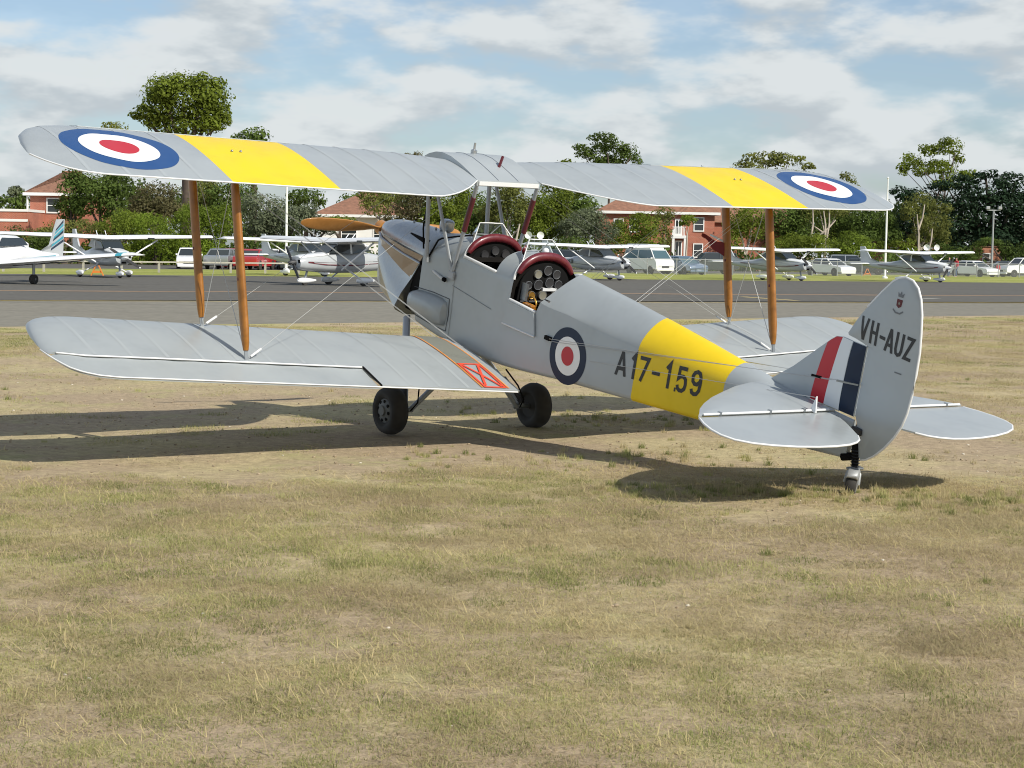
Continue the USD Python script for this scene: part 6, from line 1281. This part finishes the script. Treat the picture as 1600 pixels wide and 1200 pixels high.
GRN = [(patch(120, .18, .018, .05, .60, 5, .0016), 'blade_olive'), (patch(120, .17, .018, .048, .55, 6, .0016), 'blade_olive'), (patch(100, .13, .018, .05, .50, 7, .0017), 'blade_green')]
LONG = [(patch(16, .24, .08, .17, .86, 41, .0016), 'blade_straw'), (patch(12, .24, .07, .15, .75, 42, .0015), 'blade_straw'), (patch(14, .22, .08, .16, .9, 43, .0016), 'blade_tan')]
pts, idx, scl = [], [], []
for y0, y1, k, s0 in ((5.4, 9.5, 150, .78), (9.5, 14.6, 95, .92), (14.6, 26, 20, 1.1), (26, 40, 11, 1.7), (40, 60, 3.5, 2.4)):
    p = field(y0, y1, k)
    lim = np.array([(near0 + (near1 - near0) * ((x - near0[0]) / (near1[0] - near0[0])))[1] - .8 for x in p[:, 0]]); keep = (rng.random(len(p)) < turf(p)) & (p[:, 1] < lim); p = p[keep]
    g = rng.random(len(p)) < green(p); w = rng.random(len(p))
    i = np.where(g, np.where(w < .38, 4, np.where(w < .72, 5, 6)), np.where(w < .22, 0, np.where(w < .55, 1, np.where(w < .85, 2, 3))))
    z = ground_z(p[:, 0], p[:, 1]) - .004; pts.append(np.column_stack([p, z])); idx.append(i)
    s = s0 * rng.uniform(.75, 1.25, len(p)); scl.append(np.column_stack([s, s, s * rng.uniform(.7, 1.2, len(p)) * np.where(g, .75, .62) * (1 if y0 < 20 else .7)]))
p = field(5.4, 22, 14); p = p[rng.random(len(p)) < np.clip(turf(p) * 1.1, .12, 1) * np.clip((17 - p[:, 1]) / 4, .25, 1)]
pts.append(np.column_stack([p, ground_z(p[:, 0], p[:, 1]) + .004])); idx.append(7 + rng.integers(0, 3, len(p))); s = rng.uniform(.7, 1.15, len(p)); scl.append(np.column_stack([s, s, s * .8]))
scatter('dry_grass', 'short straw coloured and green grass covering the airfield in patches', 'grass', DRY + GRN + LONG, np.vstack(pts), np.concatenate(idx), np.vstack(scl))
# taller green tufts: a line of them shelters in the tail's shadow, others stand alone on the dirt
TUF = [(patch(46, .07, .06, .15, .05, 21, .0032), 'blade_green'), (patch(40, .06, .06, .16, .05, 22, .003), 'blade_dry'), (patch(50, .085, .05, .12, .1, 23, .0034), 'blade_olive')]
p = field(6, 27, 1.6); n1 = meshkit.fbm(np.stack([p[:, 0] * 1.3, p[:, 1] * 1.3, p[:, 0] * 0], 1), 3, 77); p = p[(n1 > .56)]
ln = np.column_stack([rng.uniform(.6, 3.6, 230), rng.normal(13.25, .28, 230)]); ln2 = np.column_stack([rng.uniform(2.6, 4.6, 120), rng.normal(12.9, .45, 120)]); ln3 = np.column_stack([rng.uniform(-.9, 2.2, 90), rng.normal(15.3, .5, 90)])
ln4 = np.column_stack([rng.normal(1.3, .8, 120), rng.normal(19.3, .5, 120)])
p = np.vstack([p, ln, ln2, ln3, ln4]); s = rng.uniform(.22, .62, len(p))
w = rng.random(len(p)); scatter('grass_tufts', 'taller green and straw tufts standing on the bare dirt', 'grass', TUF, np.column_stack([p, ground_z(p[:, 0], p[:, 1]) - .006]), np.where(w < .30, 0, np.where(w < .62, 1, 2)), np.column_stack([s, s, s]))

def clod(seed):
    m = trimesh.creation.icosphere(1, 1.0); v = np.array(m.vertices); v = v * (0.65 + 0.7 * meshkit.fbm(v * 1.3 + seed * 5.1, 2, seed))[:, None] * [1, .8, .55]; return v, np.array(m.faces)
p = field(5.4, 26, 26); p = p[rng.random(len(p)) < np.clip(1.05 - turf(p), .15, 1)]; sz = .004 + .013 * rng.random(len(p)) ** 3
plain('clod', (0.30, 0.235, 0.155), 0.95, noise=(0.35, 40.0)); plain('pale_stone', (0.52, 0.47, 0.38), 0.85)
scatter('loose_clods', 'loose crumbs of soil and pale grit on the bare dirt', 'soil', [(clod(1), 'clod'), (clod(2), 'clod'), (clod(3), 'pale_stone')], np.column_stack([p, ground_z(p[:, 0], p[:, 1]) + sz * .25]), np.where(rng.random(len(p)) < .9, rng.integers(0, 2, len(p)), 2), np.column_stack([sz, sz, sz]))
